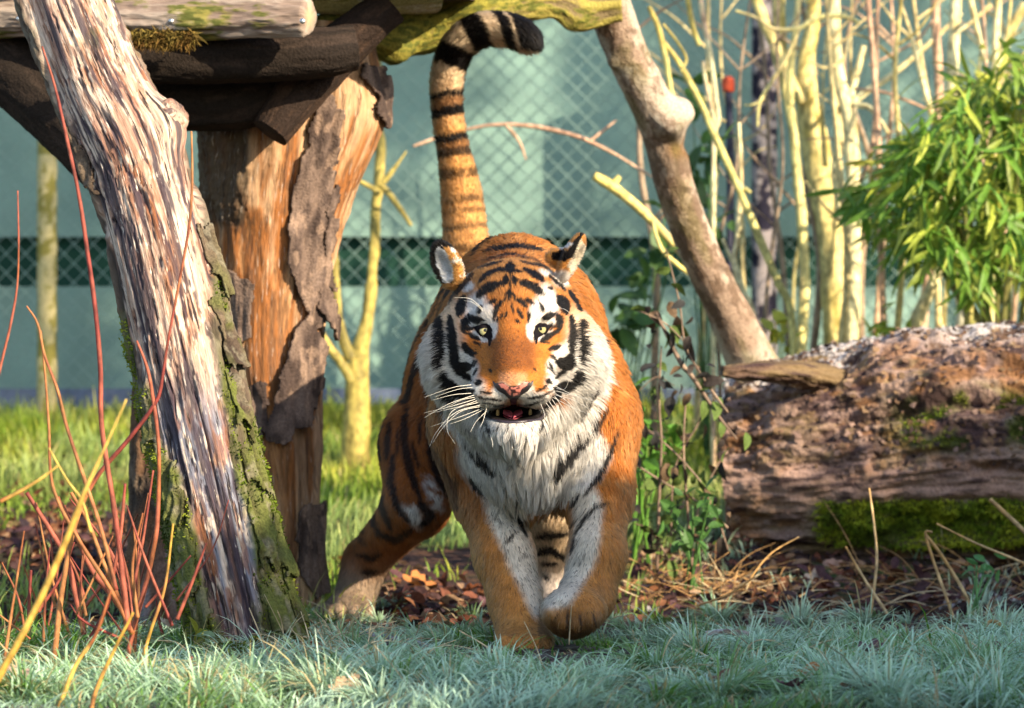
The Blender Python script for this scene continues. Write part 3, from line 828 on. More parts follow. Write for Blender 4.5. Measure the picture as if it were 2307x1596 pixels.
YG_a, YG_b = (0.42, 0.33, 0.085), (0.60, 0.50, 0.20)
CR_a, CR_b = (0.58, 0.47, 0.22), (0.66, 0.60, 0.34)
PK_a, PK_b = (0.42, 0.25, 0.16), (0.52, 0.34, 0.22)
tree('thickest moss yellow trunk, forking into two limbs above, behind the log',
     c7([(715, 360, 88), (722, 500, 105), (762, 700, 125), (800, 900, 132), (832, 1100, 130), (842, 1300, 118), (852, 1600, 125)], 5.2),
     [c7([(745, -60, 62), (742, 120, 66), (715, 270, 80), (715, 400, 88)], 5.2), c7([(470, -60, 40), (520, 100, 46), (580, 230, 52), (640, 380, 56), (700, 470, 50)], 5.15),
      c7([(590, -60, 50), (590, 120, 60), (615, 300, 50), (690, 440, 40)], 5.3), c7([(780, 480, 16), (790, 620, 26), (800, 760, 30)], 5.1)],
     YG_a, YG_b, bump=0.008)
tree('straight cream stem with knuckled joints, right of the thickest trunk',
     c7([(832, -60, 62), (845, 200, 58), (862, 350, 58), (900, 500, 60), (918, 700, 62), (930, 1000, 64), (930, 1300, 68), (918, 1620, 74)], 4.9),
     [c7([(910, 480, 32), (1000, 410, 30), (1100, 345, 28), (1290, 185, 24), (1420, 60, 18)], 4.9), c7([(915, 475, 24), (1000, 492, 24), (1045, 545, 22), (1085, 605, 22)], 4.9, -0.2),
      c7([(850, 300, 38), (850, 450, 40), (862, 620, 44), (850, 800, 46), (880, 1000, 40)], 5.0), c7([(915, 440, 32), (945, 330, 30), (975, 210, 28)], 4.9),
      c7([(905, 180, 12), (880, 270, 14), (800, 310, 14), (730, 280, 10)], 4.8), c7([(940, 480, 6), (935, 600, 9), (925, 720, 12)], 4.8)],
     CR_a, CR_b, nodes=9)
tree('slim cream stem with a swollen joint, left of the thickest trunk',
     c7([(560, 200, 36), (620, 420, 40), (650, 580, 40), (672, 800, 44), (692, 1000, 48), (702, 1300, 48), (690, 1620, 50)], 4.8),
     [c7([(390, 50, 10), (480, 80, 14), (560, 130, 17), (670, 132, 18), (720, 105, 20), (800, 75, 22), (900, 80, 22), (955, 105, 18)], 4.6),
      c7([(680, 132, 18), (620, 270, 18), (555, 375, 17), (500, 470, 14), (490, 580, 9)], 4.6), c7([(520, 450, 12), (470, 478, 10), (430, 480, 7)], 4.6),
      c7([(680, -60, 26), (665, 130, 30), (640, 330, 34), (640, 480, 34)], 4.75)],
     CR_a, (0.62, 0.55, 0.22), nodes=6)
tree('thin pinkish rod standing free to the right of the knuckled cream stem',
     c7([(985, -60, 24), (1005, 120, 26), (1022, 330, 27), (1040, 600, 28), (1045, 900, 30), (1058, 1250, 32), (1068, 1620, 32)], 4.3),
     [c7([(1040, -40, 18), (1035, 150, 18), (1030, 420, 20), (1020, 620, 22), (995, 740, 22), (955, 835, 18)], 4.35)], PK_a, PK_b)
tree('pale yellow stem rising out of the top of the bamboo bush',
     c7([(1400, -60, 52), (1385, 200, 52), (1375, 430, 52), (1360, 700, 46), (1375, 1000, 50), (1385, 1200, 55), (1440, 1500, 66)], 4.7),
     [c7([(1455, -40, 26), (1490, 130, 28), (1530, 290, 24)], 4.6), c7([(1555, 20, 22), (1480, 90, 20), (1400, 150, 14)], 4.6), c7([(1130, -20, 14), (1180, 130, 20), (1230, 320, 24), (1272, 480, 26)], 4.5)], CR_a, CR_b)
tree('pinkish brown stem left of the pale yellow stem above the bamboo bush',
     c7([(1300, -60, 40), (1305, 150, 40), (1318, 380, 38), (1310, 700, 36), (1300, 1100, 36), (1240, 1500, 50)], 4.9),
     [c7([(1000, 300, 10), (1100, 250, 12), (1220, 180, 12), (1300, 80, 10)], 4.8), c7([(930, 405, 10), (1060, 420, 15), (1160, 455, 16), (1280, 505, 12)], 4.7)], PK_a, PK_b)
tree('greenish pair of stems at the top right edge above the bamboo bush',
     c7([(1710, 20, 46), (1660, 110, 46), (1610, 230, 46), (1570, 420, 44), (1560, 800, 44), (1560, 1400, 48)], 5.0),
     [c7([(1590, -40, 34), (1580, 150, 36), (1572, 350, 38), (1570, 500, 40)], 4.95)], (0.40, 0.33, 0.12), CR_b)
tree('slanting cream stem low between the bamboo bush and the log',
     c7([(1370, 1080, 40), (1330, 1200, 52), (1270, 1340, 56), (1210, 1480, 62), (1180, 1600, 66)], 4.4), [], CR_a, CR_b, nodes=3)
tree('bright pale stem under the bamboo bush nearest its dark stems',
     c7([(1420, 1150, 44), (1440, 1300, 56), (1435, 1420, 66), (1430, 1560, 76)], 4.2), [], (0.62, 0.55, 0.36), (0.66, 0.62, 0.46))
tree('long thin yellow sapling leaning across behind the leaning pole',
     c7([(60, 190, 24), (140, 300, 26), (230, 470, 30), (310, 650, 32), (400, 850, 34), (500, 1090, 34), (580, 1280, 32), (650, 1500, 32)], 4.0),
     [c7([(-5, 30, 24), (35, 120, 26), (70, 260, 28), (100, 440, 24)], 4.0), c7([(60, 110, 12), (130, 200, 14), (165, 270, 14), (140, 330, 12)], 3.9), c7([(170, -20, 26), (195, 120, 26), (225, 210, 22)], 4.1),
      c7([(430, 860, 20), (460, 880, 14)], 4.0), c7([(575, 1310, 20), (590, 1300, 12)], 4.0)], YG_a, (0.50, 0.45, 0.16))
tree('upright pale twig stem with a bend, left of the dark lichen post',
     c7([(225, -40, 22), (245, 90, 26), (275, 260, 26), (300, 450, 28), (312, 560, 26), (290, 760, 22)], 4.3),
     [c7([(240, 280, 18), (260, 400, 20), (300, 580, 20)], 4.3)], PK_b, CR_b)
tree('pinkish sapling ending in a yellow foot beside the leaning pole',
     c7([(405, 560, 14), (415, 800, 24), (400, 1080, 26), (385, 1190, 30), (420, 1330, 34), (470, 1500, 36)], 4.1), [c7([(330, 1090, 12), (370, 1180, 18), (390, 1210, 20)], 4.1)], (0.42, 0.30, 0.14), CR_b)
# cut yellow branch at the pole, and the mossy tree left of the tiger
tree('cut yellow branch with a pale end poking out left of the leaning pole',
     full([(1338, 396, 20), (1375, 418, 24), (1440, 470, 22), (1500, 530, 20), (1560, 600, 20), (1640, 700, 22), (1700, 800, 24)], 3.4),
     [full([(1470, 500, 8), (1490, 560, 10), (1530, 600, 10), (1575, 635, 8)], 3.3), full([(1378, 420, 18), (1396, 398, 12)], 3.4)], CR_a, (0.66, 0.55, 0.16), name='branch', cat='branch')
def c4(rows, y):
    return full([(704 + cx * .3529, 394.2 + cyy * .3529, wd * .3529) for cx, cyy, wd in rows], y)
tree('forked tree coated in yellow moss between the stout post and the tiger',
     c4([(425, -850, 52), (410, -640, 54), (395, -500, 58), (430, -200, 62), (430, 30, 66), (405, 200, 62), (395, 450, 64), (375, 700, 70), (340, 950, 82), (300, 1150, 120), (285, 1320, 150), (280, 1480, 165)], 4.6),
     [c4([(340, -850, 50), (380, -620, 56), (390, -480, 60)], 4.65), c4([(120, 250, 40), (140, 500, 50), (150, 760, 54), (185, 1000, 60), (250, 1180, 80)], 4.5), c4([(50, 1000, 40), (120, 1120, 54), (200, 1220, 70), (250, 1320, 60)], 4.5),
      c4([(630, 325, 22), (560, 220, 30), (480, 110, 34), (430, 60, 40)], 4.5), c4([(220, -10, 24), (300, 40, 30), (390, 90, 40), (420, 130, 40)], 4.5), c4([(600, -150, 12), (520, -40, 24), (450, 50, 36)], 4.5)],
     (0.17, 0.14, 0.035), (0.36, 0.29, 0.075), bump=0.008)
sr_ = np.random.default_rng(44)
for i in range(20):
    u = sr_.choice([sr_.uniform(1440, 1720), sr_.uniform(1760, 2330), sr_.uniform(1760, 2330)]); y = sr_.uniform(4.2, 5.9)
    w0 = sr_.uniform(7, 17); ln_ = sr_.uniform(-90, 90)
    k = sr_.normal(0, 14, 5)
    rows = [(u + ln_ + k[0], -60, w0 * .5), (u + ln_ * .7 + k[1], 160, w0 * .7), (u + ln_ * .4 + k[2], 380, w0 * .85), (u + ln_ * .15 + k[3], 600, w0), (u, 860, w0 * 1.1)]
    ca, cb = [(PK_a, PK_b), ((.30, .23, .06), YG_b), ((.42, .33, .15), CR_a), ((.18, .12, .08), (.30, .22, .15))][sr_.integers(0, 4)]
    br = []
    for j in range(sr_.integers(2, 5)):
        v0 = sr_.uniform(30, 560); uu0 = float(np.interp(v0, [r[1] for r in rows], [r[0] for r in rows])); sg = sr_.choice([-1, 1]); L_ = sr_.uniform(50, 190)
        br.append(full([(uu0 + sg * L_, v0 - L_ * sr_.uniform(.5, 1.3), w0 * .2), (uu0 + sg * L_ * .5, v0 - L_ * sr_.uniform(.3, .6), w0 * .35), (uu0, v0, w0 * .5)], y))
    tree('thin bare sapling among the tangle of stems behind the log', full(rows, y), br, ca, cb, name='sapling', group='thin saplings behind the log', nodes=7, bump=.002)
# thin bare spray crossing behind the tail
tw = empty('bare_twig', W(1350, 320, 4.2), 'thin bare pinkish twig arching across the screen behind the tail', 'twig')
for b in [full([(930, 330, 6), (1020, 300, 8), (1110, 282, 9), (1200, 285, 10), (1290, 305, 10), (1340, 325, 9), (1390, 350, 6)], 4.2), full([(1330, 318, 8), (1365, 290, 6), (1390, 270, 4)], 4.2), full([(1140, 282, 8), (1170, 320, 7), (1185, 360, 4)], 4.2), full([(1390, 350, 6), (1500, 420, 5), (1600, 500, 5)], 4.2)]:
    stem_obj('twig', b, PK_a, PK_b, 8, parent=tw)

# ---- posts
def post(label, u, v0, y, wd, ca, cb, name='fence_post', vbot=None):
    x, _, zt = W(u, v0, y)
    r = wd / 2 * (CAM_D + y) / 10000.0
    zb = float(gz(x, y)) - 0.05
    T = Tube(np.array([[x, y, zt, r], [x, y, zt * .6 + zb * .4, r], [x, y, zb, r * 1.03]]), 220, 40)
    g = fbm(T.q(26, 22) + u, 4); g2 = fbm(T.q(60, 60) + u, 3)
    c = lerp3(np.broadcast_to(np.array(ca), T.TH.shape + (3,)), np.array(cb), sstep(0.0, 0.25, g + 0.4 * g2))
    V, F = T.capped(T.verts(0.003 * g))
    o = mesh_np(name, V, F, M_bark, np.vstack([c.reshape(-1, 3), [ca, ca]]))
    tag(o, label, 'post')
    return o
post('mottled yellow green fence post left of the leaning trunk', 106, 190, 5.9, 44, (0.28, 0.24, 0.06), (0.55, 0.46, 0.22))
post('dark fence post with grey lichen patches behind the thicket', 1722, -40, 5.9, 58, (0.022, 0.020, 0.035), (0.33, 0.29, 0.29))
ms = empty('marker_stake', W(1645, 400, 5.0), 'thin dark stake with a red cap behind the leaning pole', 'stake')
stem_obj('stake', down(full([(1641, 205, 16), (1643, 260, 17), (1646, 420, 18)], 5.0), 0), (0.03, 0.035, 0.06), (0.05, 0.05, 0.08), 12, parent=ms)
stem_obj('cap', full([(1640, 172, 14), (1640, 180, 27), (1641, 200, 28), (1641, 207, 24)], 5.0), (0.55, 0.06, 0.02), (0.65, 0.10, 0.04), 14, parent=ms, bump=0.001)

# ---- leaves
def leaf_blade(L, wd, bend=0.25, k=5):
    """one lance shaped leaf along +x, folded at its midrib; k stations"""
    t = np.linspace(0, 1, k)
    ws = wd * np.sin(np.pi * np.clip(t * 0.93 + 0.07, 0, 1)) ** 0.8 * 0.5
    ws[-1] = 0.0
    z = -bend * L * t * t
    mid = np.stack([t * L, 0 * t, z], 1)
    l = np.stack([t * L, ws, z + ws * .25], 1); r = np.stack([t * L, -ws, z + ws * .25], 1)
    v = np.concatenate([mid, l, r])
    i = np.arange(k - 1)
    f = np.vstack([np.stack([i, i + 1, k + i + 1, k + i], 1), np.stack([i + 1, i, 2 * k + i, 2 * k + i + 1], 1)])
    return v, f

def rotm(d, n):
    """frames (n,3,3) with x along d and z near n"""
    x = norm(d); y = norm(np.cross(n, x)); z = np.cross(x, y)
    return np.stack([x, y, z], -1)

def leaf_cloud(name, P, D, size, blade, cols, parent, mat, stuff=True, seed=0, up=None):
    r = np.random.default_rng(seed)
    v, f = blade
    n = len(P)
    Rm = rotm(D, (r.normal(0, 0.6, (n, 3)) + np.array([0, -0.3, 1.0])) if up is None else up)
    vv_ = np.einsum('nij,kj->nki', Rm, v) * size[:, None, None] + P[:, None]
    ff = (f[None] + (np.arange(n) * len(v))[:, None, None]).reshape(-1, f.shape[1])
    o = mesh_np(name, vv_.reshape(-1, 3), ff, mat, np.repeat(cols, len(v), 0), smooth=False, parent=parent)
    if stuff: tag(o, kind='stuff')
    return o

def leaf_objs(name, P, D, size, blade, cols, parent, mat, seed=0):
    """single leaves, sharing a few meshes"""
    r = np.random.default_rng(seed)
    v, f = blade
    shades = []
    for k in range(6):
        c = cols[r.integers(0, len(cols))]
        me_o = mesh_np(name, v, f, mat, np.tile(c, (len(v), 1)), smooth=False)
        shades.append(me_o.data); bpy.data.objects.remove(me_o)
    up = r.normal(0, 0.6, (len(P), 3)) + np.array([0, -0.3, 1.0])
    Rm = rotm(D, up)
    pl = np.array(parent.location)
    from mathutils import Matrix
    for i in range(len(P)):
        o = bpy.data.objects.new(name, shades[r.integers(0, 6)])
        COL.objects.link(o); o.parent = parent
        M = Matrix([list(Rm[i][k] * size[i]) + [float(P[i][k] - pl[k])] for k in range(3)] + [[0, 0, 0, 1]])
        o.matrix_basis = M

# ---- the bamboo bush on the right
bam = empty('bamboo_bush', W(2260, 900, 3.7), 'leafy bamboo bush with drooping narrow green leaves above the log', 'bush')
poly = [(1935, 430), (1975, 410), (2020, 400), (2060, 340), (2130, 290), (2160, 220), (2230, 170), (2330, 130), (2420, 300), (2420, 660), (2260, 640), (2190, 640), (2130, 570), (2060, 590), (2010, 520), (1970, 490)]
r_ = np.random.default_rng(5)
tips = []
canes = []
while len(tips) < 185:
    u, v = r_.uniform(1890, 2420), r_.uniform(110, 660)
    if in_poly(np.array([u]), np.array([v]), poly)[0]: tips.append((u, v, r_.uniform(3.15, 4.2)))
for (u0, u1, vt) in [(2190, 2150, 200), (2215, 2260, 150), (2240, 2050, 330), (2262, 2330, 180), (2280, 2120, 260), (2300, 2390, 250), (2225, 1950, 420), (2205, 2000, 470), (2320, 2300, 120), (2180, 2200, 330), (2250, 2250, 240), (2270, 2280, 420), (2196, 2130, 470), (2340, 2400, 380)]:
    y = r_.uniform(3.5, 4.0)
    q = full([(u0, 930, 16), (u0 - 2, 760, 15), ((u0 * 2 + u1) / 3, (760 * .55 + vt * .45), 12), ((u0 + 2 * u1) / 3, vt + 30, 8), (u1, vt + 10, 5)], y)
    canes.append(q)
    stem_obj('cane', q, (0.12, 0.13, 0.03), (0.30, 0.26, 0.08), 10, parent=bam, nodes=8)
P, D, S, Cc = [], [], [], []
for (u, v, y) in tips:
    c0 = W(u, v, y)
    out = norm(np.array([c0[0] - 1.5, (y - 3.7) * 0.4, 0.15]))
    k = r_.integers(10, 16)
    base = lerp3(np.array([[0.12, 0.25, 0.03]]), np.array([0.42, 0.42, 0.06]), np.array([r_.uniform(0, 1) ** 2 * (1.2 if v < 420 else 0.7)]))[0]
    for j in range(k):
        d = norm(out * r_.uniform(0, 1.0) + np.array([r_.normal(0, .55), r_.normal(0, .5), -0.75 + r_.normal(0, .45)]))
        P.append(c0 + r_.normal(0, 0.03, 3) + np.array([0, 0, 0.03])); D.append(d); S.append(r_.uniform(0.6, 1.3)); Cc.append(base * r_.uniform(0.7, 1.35))
P = np.array(P); D = np.array(D); S = np.array(S); Cc = np.array(Cc)
bl = leaf_blade(0.115, 0.018, 0.30)
near = np.argsort(P[:, 1])[:300]
m_ = np.ones(len(P), bool); m_[near] = False
leaf_objs('leaf', P[near], D[near], S[near], bl, Cc[near], bam, M_leaf, 3)
leaf_cloud('leaves', P[m_], D[m_], S[m_], bl, Cc[m_], bam, M_leaf, True, 4)

# ---- small leafy weeds near the thicket and behind the tiger
def weed(label, spots, y, lsize, col, name='leafy_weed', seed=0, n=9, height=0.12):
    r = np.random.default_rng(seed)
    u0, v0 = spots[0]
    x, _, _ = W(u0, v0, y)
    root = empty(name, (x, y, float(gz(x, y))), label, 'plant')
    P, D, S, C = [], [], [], []
    for (u, v) in spots:
        c0 = W(u, v, y + r.uniform(-.15, .15))
        stem_obj('stem', np.array([[x + r.normal(0, .02), y, float(gz(x, y)), 0.004], [*((np.array([x, y, gz(x, y)]) + c0) / 2 + np.array([0, 0, .03])), 0.003], [*c0, 0.002]]), np.array(col) * .8, np.array(col), 6, n=10, parent=root)
        for j in range(n):
            P.append(c0 + r.normal(0, 0.02, 3)); D.append(norm(r.normal(0, 1, 3) + np.array([0, -.2, -.1]))); S.append(r.uniform(.6, 1.2)); C.append(np.array(col) * r.uniform(.7, 1.3))
    P = np.array(P); D = np.array(D); S = np.array(S); C = np.array(C)
    if len(P) < 60: leaf_objs('leaf', P, D, S, leaf_blade(lsize, lsize * .55, .2), C, root, M_leaf, seed)
    else: leaf_cloud('leaves', P, D, S, leaf_blade(lsize, lsize * .55, .2), C, root, M_leaf, True, seed)
    return root
weed('bright yellow green seedling at the foot of the thicket behind the log', [(1745, 745), (1770, 735), (1760, 765), (1780, 790)], 4.1, 0.07, (0.42, 0.42, 0.05), seed=1, n=4)
weed('light green weed beside the pinkish rod behind the log', [(1990, 720), (1965, 745), (2010, 745), (2040, 760), (1985, 770)], 4.0, 0.07, (0.28, 0.36, 0.05), seed=2, n=4)
weed('hanging dark green spray left of the leaning pole', [(1400, 700), (1420, 670), (1380, 760), (1440, 640), (1405, 730), (1470, 560), (1500, 480), (1560, 380)], 4.4, 0.11, (0.06, 0.13, 0.03), seed=3, n=5)
weed('dark green spray behind the leaning pole', [(1590, 420), (1575, 470), (1610, 520), (1560, 560), (1600, 340), (1560, 200)], 4.6, 0.11, (0.05, 0.12, 0.03), seed=4, n=6)

# ---- trees and hedge unseen on the sunny side: the trees dapple the screen, the hedge is added to shade the frost
def q2xy(s, q):
    a = math.radians(SUN_AZ)
    return s * math.sin(a) + q * math.cos(a), -s * math.cos(a) + q * math.sin(a)

hr = np.random.default_rng(12)
shade_hedge = empty('shade_hedge', (*q2xy(5.2, 0.0), 0.0), 'tall clipped evergreen hedge added unseen beyond the right edge to cast shade', 'shade_hedge')
P = []
for q in np.arange(-1.6, 4.0, 0.022):
    top = float(np.interp(q, [-1.7, -1.2, -1.0, 0.9, 1.4, 1.9, 2.2, 3.6, 4.0], [1.6, 1.9, 2.62, 2.70, 2.55, 2.7, 3.1, 3.1, 2.6]))
    nn = int(54 * top)
    s = 5.2 + hr.uniform(-.32, .32, nn); z = top * hr.uniform(0, 1, nn) ** 0.85 + hr.normal(0, .05, nn)
    x, y = q2xy(s, q + hr.normal(0, .03, nn))
    P.append(np.stack([x, y, z], 1))
P = np.vstack(P)
D = norm(hr.normal(0, 1, P.shape))
leaf_cloud('foliage', P, D, hr.uniform(.7, 1.4, len(P)), leaf_blade(0.12, 0.075, .1, 3), np.tile([0.05, 0.09, 0.02], (len(P), 1)) * hr.uniform(.6, 1.3, (len(P), 1)), shade_hedge, M_leaf, True, 6)
for q in np.arange(-1.4, 3.9, 0.6):
    x, y = q2xy(5.2, q)
    stem_obj('stem', np.array([[x, y, -.05, .04], [x + .05, y, 1.0, .03], [x, y, 2.0, .02]]), (0.1, .07, .05), (.15, .1, .07), 8, n=12, parent=shade_hedge)
def shade_tree(q, s, ztrunk, crown, n, label, seed):
    r = np.random.default_rng(seed)
    x, y = q2xy(s, q)
    t = empty('tree', (x, y, 0), label, 'tree')
    stem_obj('trunk', np.array([[x, y, -.05, .11], [x + .05, y, 2, .09], [x, y + .05, 4, .07], [x, y, crown[1] - .3, .02]]), (0.3, .28, .25), (.5, .48, .45), 12, n=40, parent=t)
    P = []
    for k in range(n):
        a = r.uniform(0, 2 * np.pi); rr = crown[2] * math.sqrt(r.uniform(0, 1)); zz = r.uniform(crown[0], crown[1])
        c0 = np.array([x + rr * math.cos(a), y + rr * math.sin(a), zz])
        P.append(c0 + r.normal(0, 1, (110, 3)) * np.array([.13, .13, .30]))
    P = np.vstack(P)
    D = norm(r.normal(0, 1, P.shape) + np.array([0, 0, -.6]))
    leaf_cloud('crown', P, D, r.uniform(.7, 1.4, len(P)), leaf_blade(0.13, 0.085, .1, 3), np.tile([0.06, 0.10, 0.02], (len(P), 1)) * r.uniform(.6, 1.3, (len(P), 1)), t, M_leaf, True, seed)
shade_tree(3.6, 5.6, 4, (5.5, 7.8, 0.85), 24, 'birch beyond the right edge whose crown dapples the left of the screen', 31)
shade_tree(4.9, 6.2, 4, (5.9, 8.2, 0.95), 29, 'birch beyond the right edge whose crown dapples the middle of the screen', 32)
shade_tree(6.5, 6.0, 4, (5.4, 8.4, 0.95), 42, 'broad birch beyond the right edge shading the right of the screen', 33)
# ================================================================ the tiger
import openvdb as vdb
KS = .3599
def C1(cx, cyy, y): return W(901.1 + cx * KS, 495.6 + cyy * KS, y)

prims = []
def ell(c, r, k=0.03, axes=None, sub=False):
    prims.append(('e', np.array(c, float), np.array(r, float), k, axes, sub))
def cap(a, b, ra, rb, k=0.03):
    prims.append(('c', np.array(a, float), np.array(b, float), ra, rb, k))

def prim_eval(pr, p):
    if pr[0] == 'e':
        q = p - pr[1]
        if pr[4] is not None: q = q @ pr[4]
        r = pr[2]
        k0 = np.linalg.norm(q / r, axis=-1); k1 = np.linalg.norm(q / (r * r), axis=-1)
        return np.where(k1 > 1e-9, k0 * (k0 - 1) / np.maximum(k1, 1e-9), -r.min())
    a, b, ra, rb = pr[1:5]
    ab = b - a
    t = np.clip(((p - a) @ ab) / (ab @ ab), 0, 1)
    return np.linalg.norm(p - a - t[..., None] * ab, axis=-1) - (ra + (rb - ra) * t)

# --- trunk of the body
ell(W(1172, 800, .50), (.172, .36, .225), .06)
ell(W(1128, 800, .98), (.160, .42, .215), .06)
ell(W(1096, 785, 1.42), (.150, .27, .205), .06)
ell(W(1160, 690, .62), (.15, .24, .165), .06)                       # withers
ell(W(1190, 965, .22), (.145, .15, .185), .05)                      # chest
cap(W(1190, 985, .3), W(1135, 910, 1.15), .125, .125, .06)           # belly line
ell(W(1062, 905, .36), (.085, .16, .185), .05)                      # shoulder
ell(W(1326, 925, .34), (.095, .16, .185), .05)
# --- hind quarters
ell(W(1000, 920, 1.38), (.100, .20, .215), .05)
ell(W(1180, 930, 1.38), (.10, .20, .215), .05)
cap(W(962, 1010, 1.32), W(940, 1135, 1.14), .122, .072, .05)
cap(W(940, 1135, 1.14), W(826, 1262, 1.46), .070, .050, .04)
cap(W(826, 1262, 1.46), W(793, 1365, 1.42), .052, .052, .03)
ell(W(782, 1374, 1.36), (.062, .095, .036), .03)
for dx in (-48, -17, 15, 44): ell(W(782 + dx, 1380, 1.28), (.019, .035, .024), .012)
cap(W(1205, 1010, 1.3), W(1237, 1140, 1.12), .105, .060, .05)
cap(W(1237, 1140, 1.12), W(1243, 1290, 1.30), .056, .044, .04)
cap(W(1243, 1290, 1.30), W(1245, 1375, 1.24), .046, .046, .03)
ell(W(1246, 1382, 1.18), (.056, .085, .034), .03)
# --- planted foreleg
cap(W(1072, 960, .34), W(1098, 1110, .34), .095, .072, .05)
cap(W(1098, 1110, .34), W(1136, 1250, .22), .070, .062, .04)
cap(W(1136, 1250, .22), W(1160, 1350, .16), .062, .055, .03)
cap(W(1160, 1350, .16), W(1176, 1428, .10), .054, .056, .03)
ell(W(1182, 1446, .05), (.064, .088, .034), .03)
for dx in (-44, -15, 15, 44): ell(W(1182 + dx, 1454, -.03), (.019, .034, .023), .012)
# --- raised foreleg
cap(W(1345, 950, .30), W(1350, 1110, .24), .092, .068, .05)
cap(W(1350, 1110, .24), W(1345, 1250, .10), .066, .058, .04)
cap(W(1345, 1250, .10), W(1322, 1345, .06), .058, .056, .03)
cap(W(1322, 1345, .06), W(1290, 1380, -.04), .055, .056, .03)
ell(W(1294, 1376, -.06), (.071, .055, .041), .03)
for (uu_, vv__) in ((1246, 1384), (1270, 1400), (1300, 1404), (1330, 1394)): ell(W(uu_, vv__, -.095), (.021, .030, .023), .010)
# --- tail
TAILP = [(1066, 640, 1.60, 50), (1058, 600, 1.68, 44), (1050, 540, 1.73, 39), (1044, 480, 1.75, 37), (1036, 410, 1.76, 33), (1022, 340, 1.76, 27), (1010, 270, 1.76, 26), (1006, 205, 1.75, 27), (1012, 150, 1.74, 29), (1032, 105, 1.72, 30),
         (1062, 76, 1.70, 30), (1100, 64, 1.68, 30), (1140, 66, 1.66, 29), (1172, 76, 1.64, 28), (1192, 90, 1.63, 24), (1202, 98, 1.62, 15)]
TAILP = [(a, b, c, d * 1.16) for a, b, c, d in TAILP]
tq = catmull(path_uv(TAILP), 40)
for i in range(len(tq) - 1): cap(tq[i, :3], tq[i + 1, :3], tq[i, 3], tq[i + 1, 3], .012)
# --- neck and head
cap(C1(692, 640, .20), W(1165, 770, .50), .135, .20, .06)
ell(C1(692, 570, .13), (.120, .13, .098), .04)
ell(C1(692, 600, .055), (.092, .075, .082), .04)
ell(C1(405, 850, .10), (.078, .09, .115), .04)
ell(C1(1018, 840, .10), (.078, .09, .115), .04)
ell(C1(470, 770, .035), (.05, .05, .065), .03)
ell(C1(945, 760, .035), (.05, .05, .065), .03)
cap(C1(700, 650, .005), C1(708, 985, -.100), .054, .054, .04)
cap(C1(560, 760, .045), C1(590, 990, -.05), .050, .046, .04)
cap(C1(850, 755, .045), C1(825, 985, -.05), .050, .046, .04)
ell(C1(572, 1078, -.080), (.053, .062, .038), .022)
ell(C1(858, 1069, -.080), (.053, .062, .038), .022)
ell(C1(710, 1035, -.128), (.040, .030, .026), .015)
ell(C1(714, 1315, -.075), (.060, .055, .034), .02)
cap(C1(714, 1290, -.03), C1(700, 1130, .14), .062, .105, .03)
ell(C1(700, 1080, .10), (.135, .10, .10), .05)
ell(C1(565, 605, -.012), (.034, .03, .020), .02)
ell(C1(838, 598, -.012), (.034, .03, .020), .02)
def frame(long_, thin):
    a = norm(np.array(long_, float)); t = norm(np.array(thin, float) - a * np.dot(a, thin)); b = np.cross(t, a)
    return np.stack([b, t, a], 1)          # columns: width, thickness, length
AL = frame((-.45, .05, 1), (-.42, -.9, -.1))
ell(C1(297, 285, .15), (.033, .015, .060), .012, AL)
AR = frame((.50, .10, 1), (.75, -.25, -.30))
ell(C1(1070, 240, .16), (.036, .015, .058), .012, AR)
ell(C1(1000, 238, .17), (.030, .014, .020), .014)
cap(C1(1085, 200, .155), C1(1132, 105, .15), .014, .005, .012)
nsolid = len(prims)
ell(C1(285, 285, .15) + AL[:, 1] * .022, (.025, .022, .046), .006, AL, True)
ell(C1(1062, 245, .16) + AR[:, 1] * .024, (.028, .022, .048), .006, AR, True)
ell(C1(706, 1206, -.115), (.058, .10, .0165), .006, None, True)     # the open mouth

H = 0.005
lo = np.array([-.56, -.24, -.06]); hi = np.array([.40, 1.95, 1.62])
nn = np.ceil((hi - lo) / H).astype(int) + 1
G = np.full(nn, 0.03, np.float32)
ax = [lo[i] + H * np.arange(nn[i]) for i in range(3)]
for pi, pr in enumerate(prims):
    if pr[0] == 'e':
        rr = pr[2].max() if pr[4] is not None else pr[2]
        a, b = pr[1] - rr, pr[1] + rr
        k, sub = pr[3], pr[5]
    else:
        a = np.minimum(pr[1] - pr[3], pr[2] - pr[4]); b = np.maximum(pr[1] + pr[3], pr[2] + pr[4])
        a = np.minimum(a, np.minimum(pr[1], pr[2]) - max(pr[3], pr[4])); b = np.maximum(b, np.maximum(pr[1], pr[2]) + max(pr[3], pr[4]))
        k, sub = pr[5], False
    pad = 0.03 + k
    i0 = np.maximum(((a - pad - lo) / H).astype(int), 0); i1 = np.minimum(((b + pad - lo) / H).astype(int) + 2, nn)
    sl = tuple(slice(i0[j], i1[j]) for j in range(3))
    pp = np.stack(np.meshgrid(*[ax[j][sl[j]].astype(np.float32) for j in range(3)], indexing='ij'), -1)
    d = prim_eval(pr, pp).astype(np.float32)
    g = G[sl]
    if sub:
        d = -d
        h = np.maximum(k - np.abs(g - d), 0) / k
        G[sl] = np.maximum(g, d) + h * h * k * .25
    else:
        h = np.maximum(k - np.abs(g - d), 0) / k
        G[sl] = np.minimum(g, d) - h * h * k * .25
np.clip(G, -0.03, 0.03, out=G)

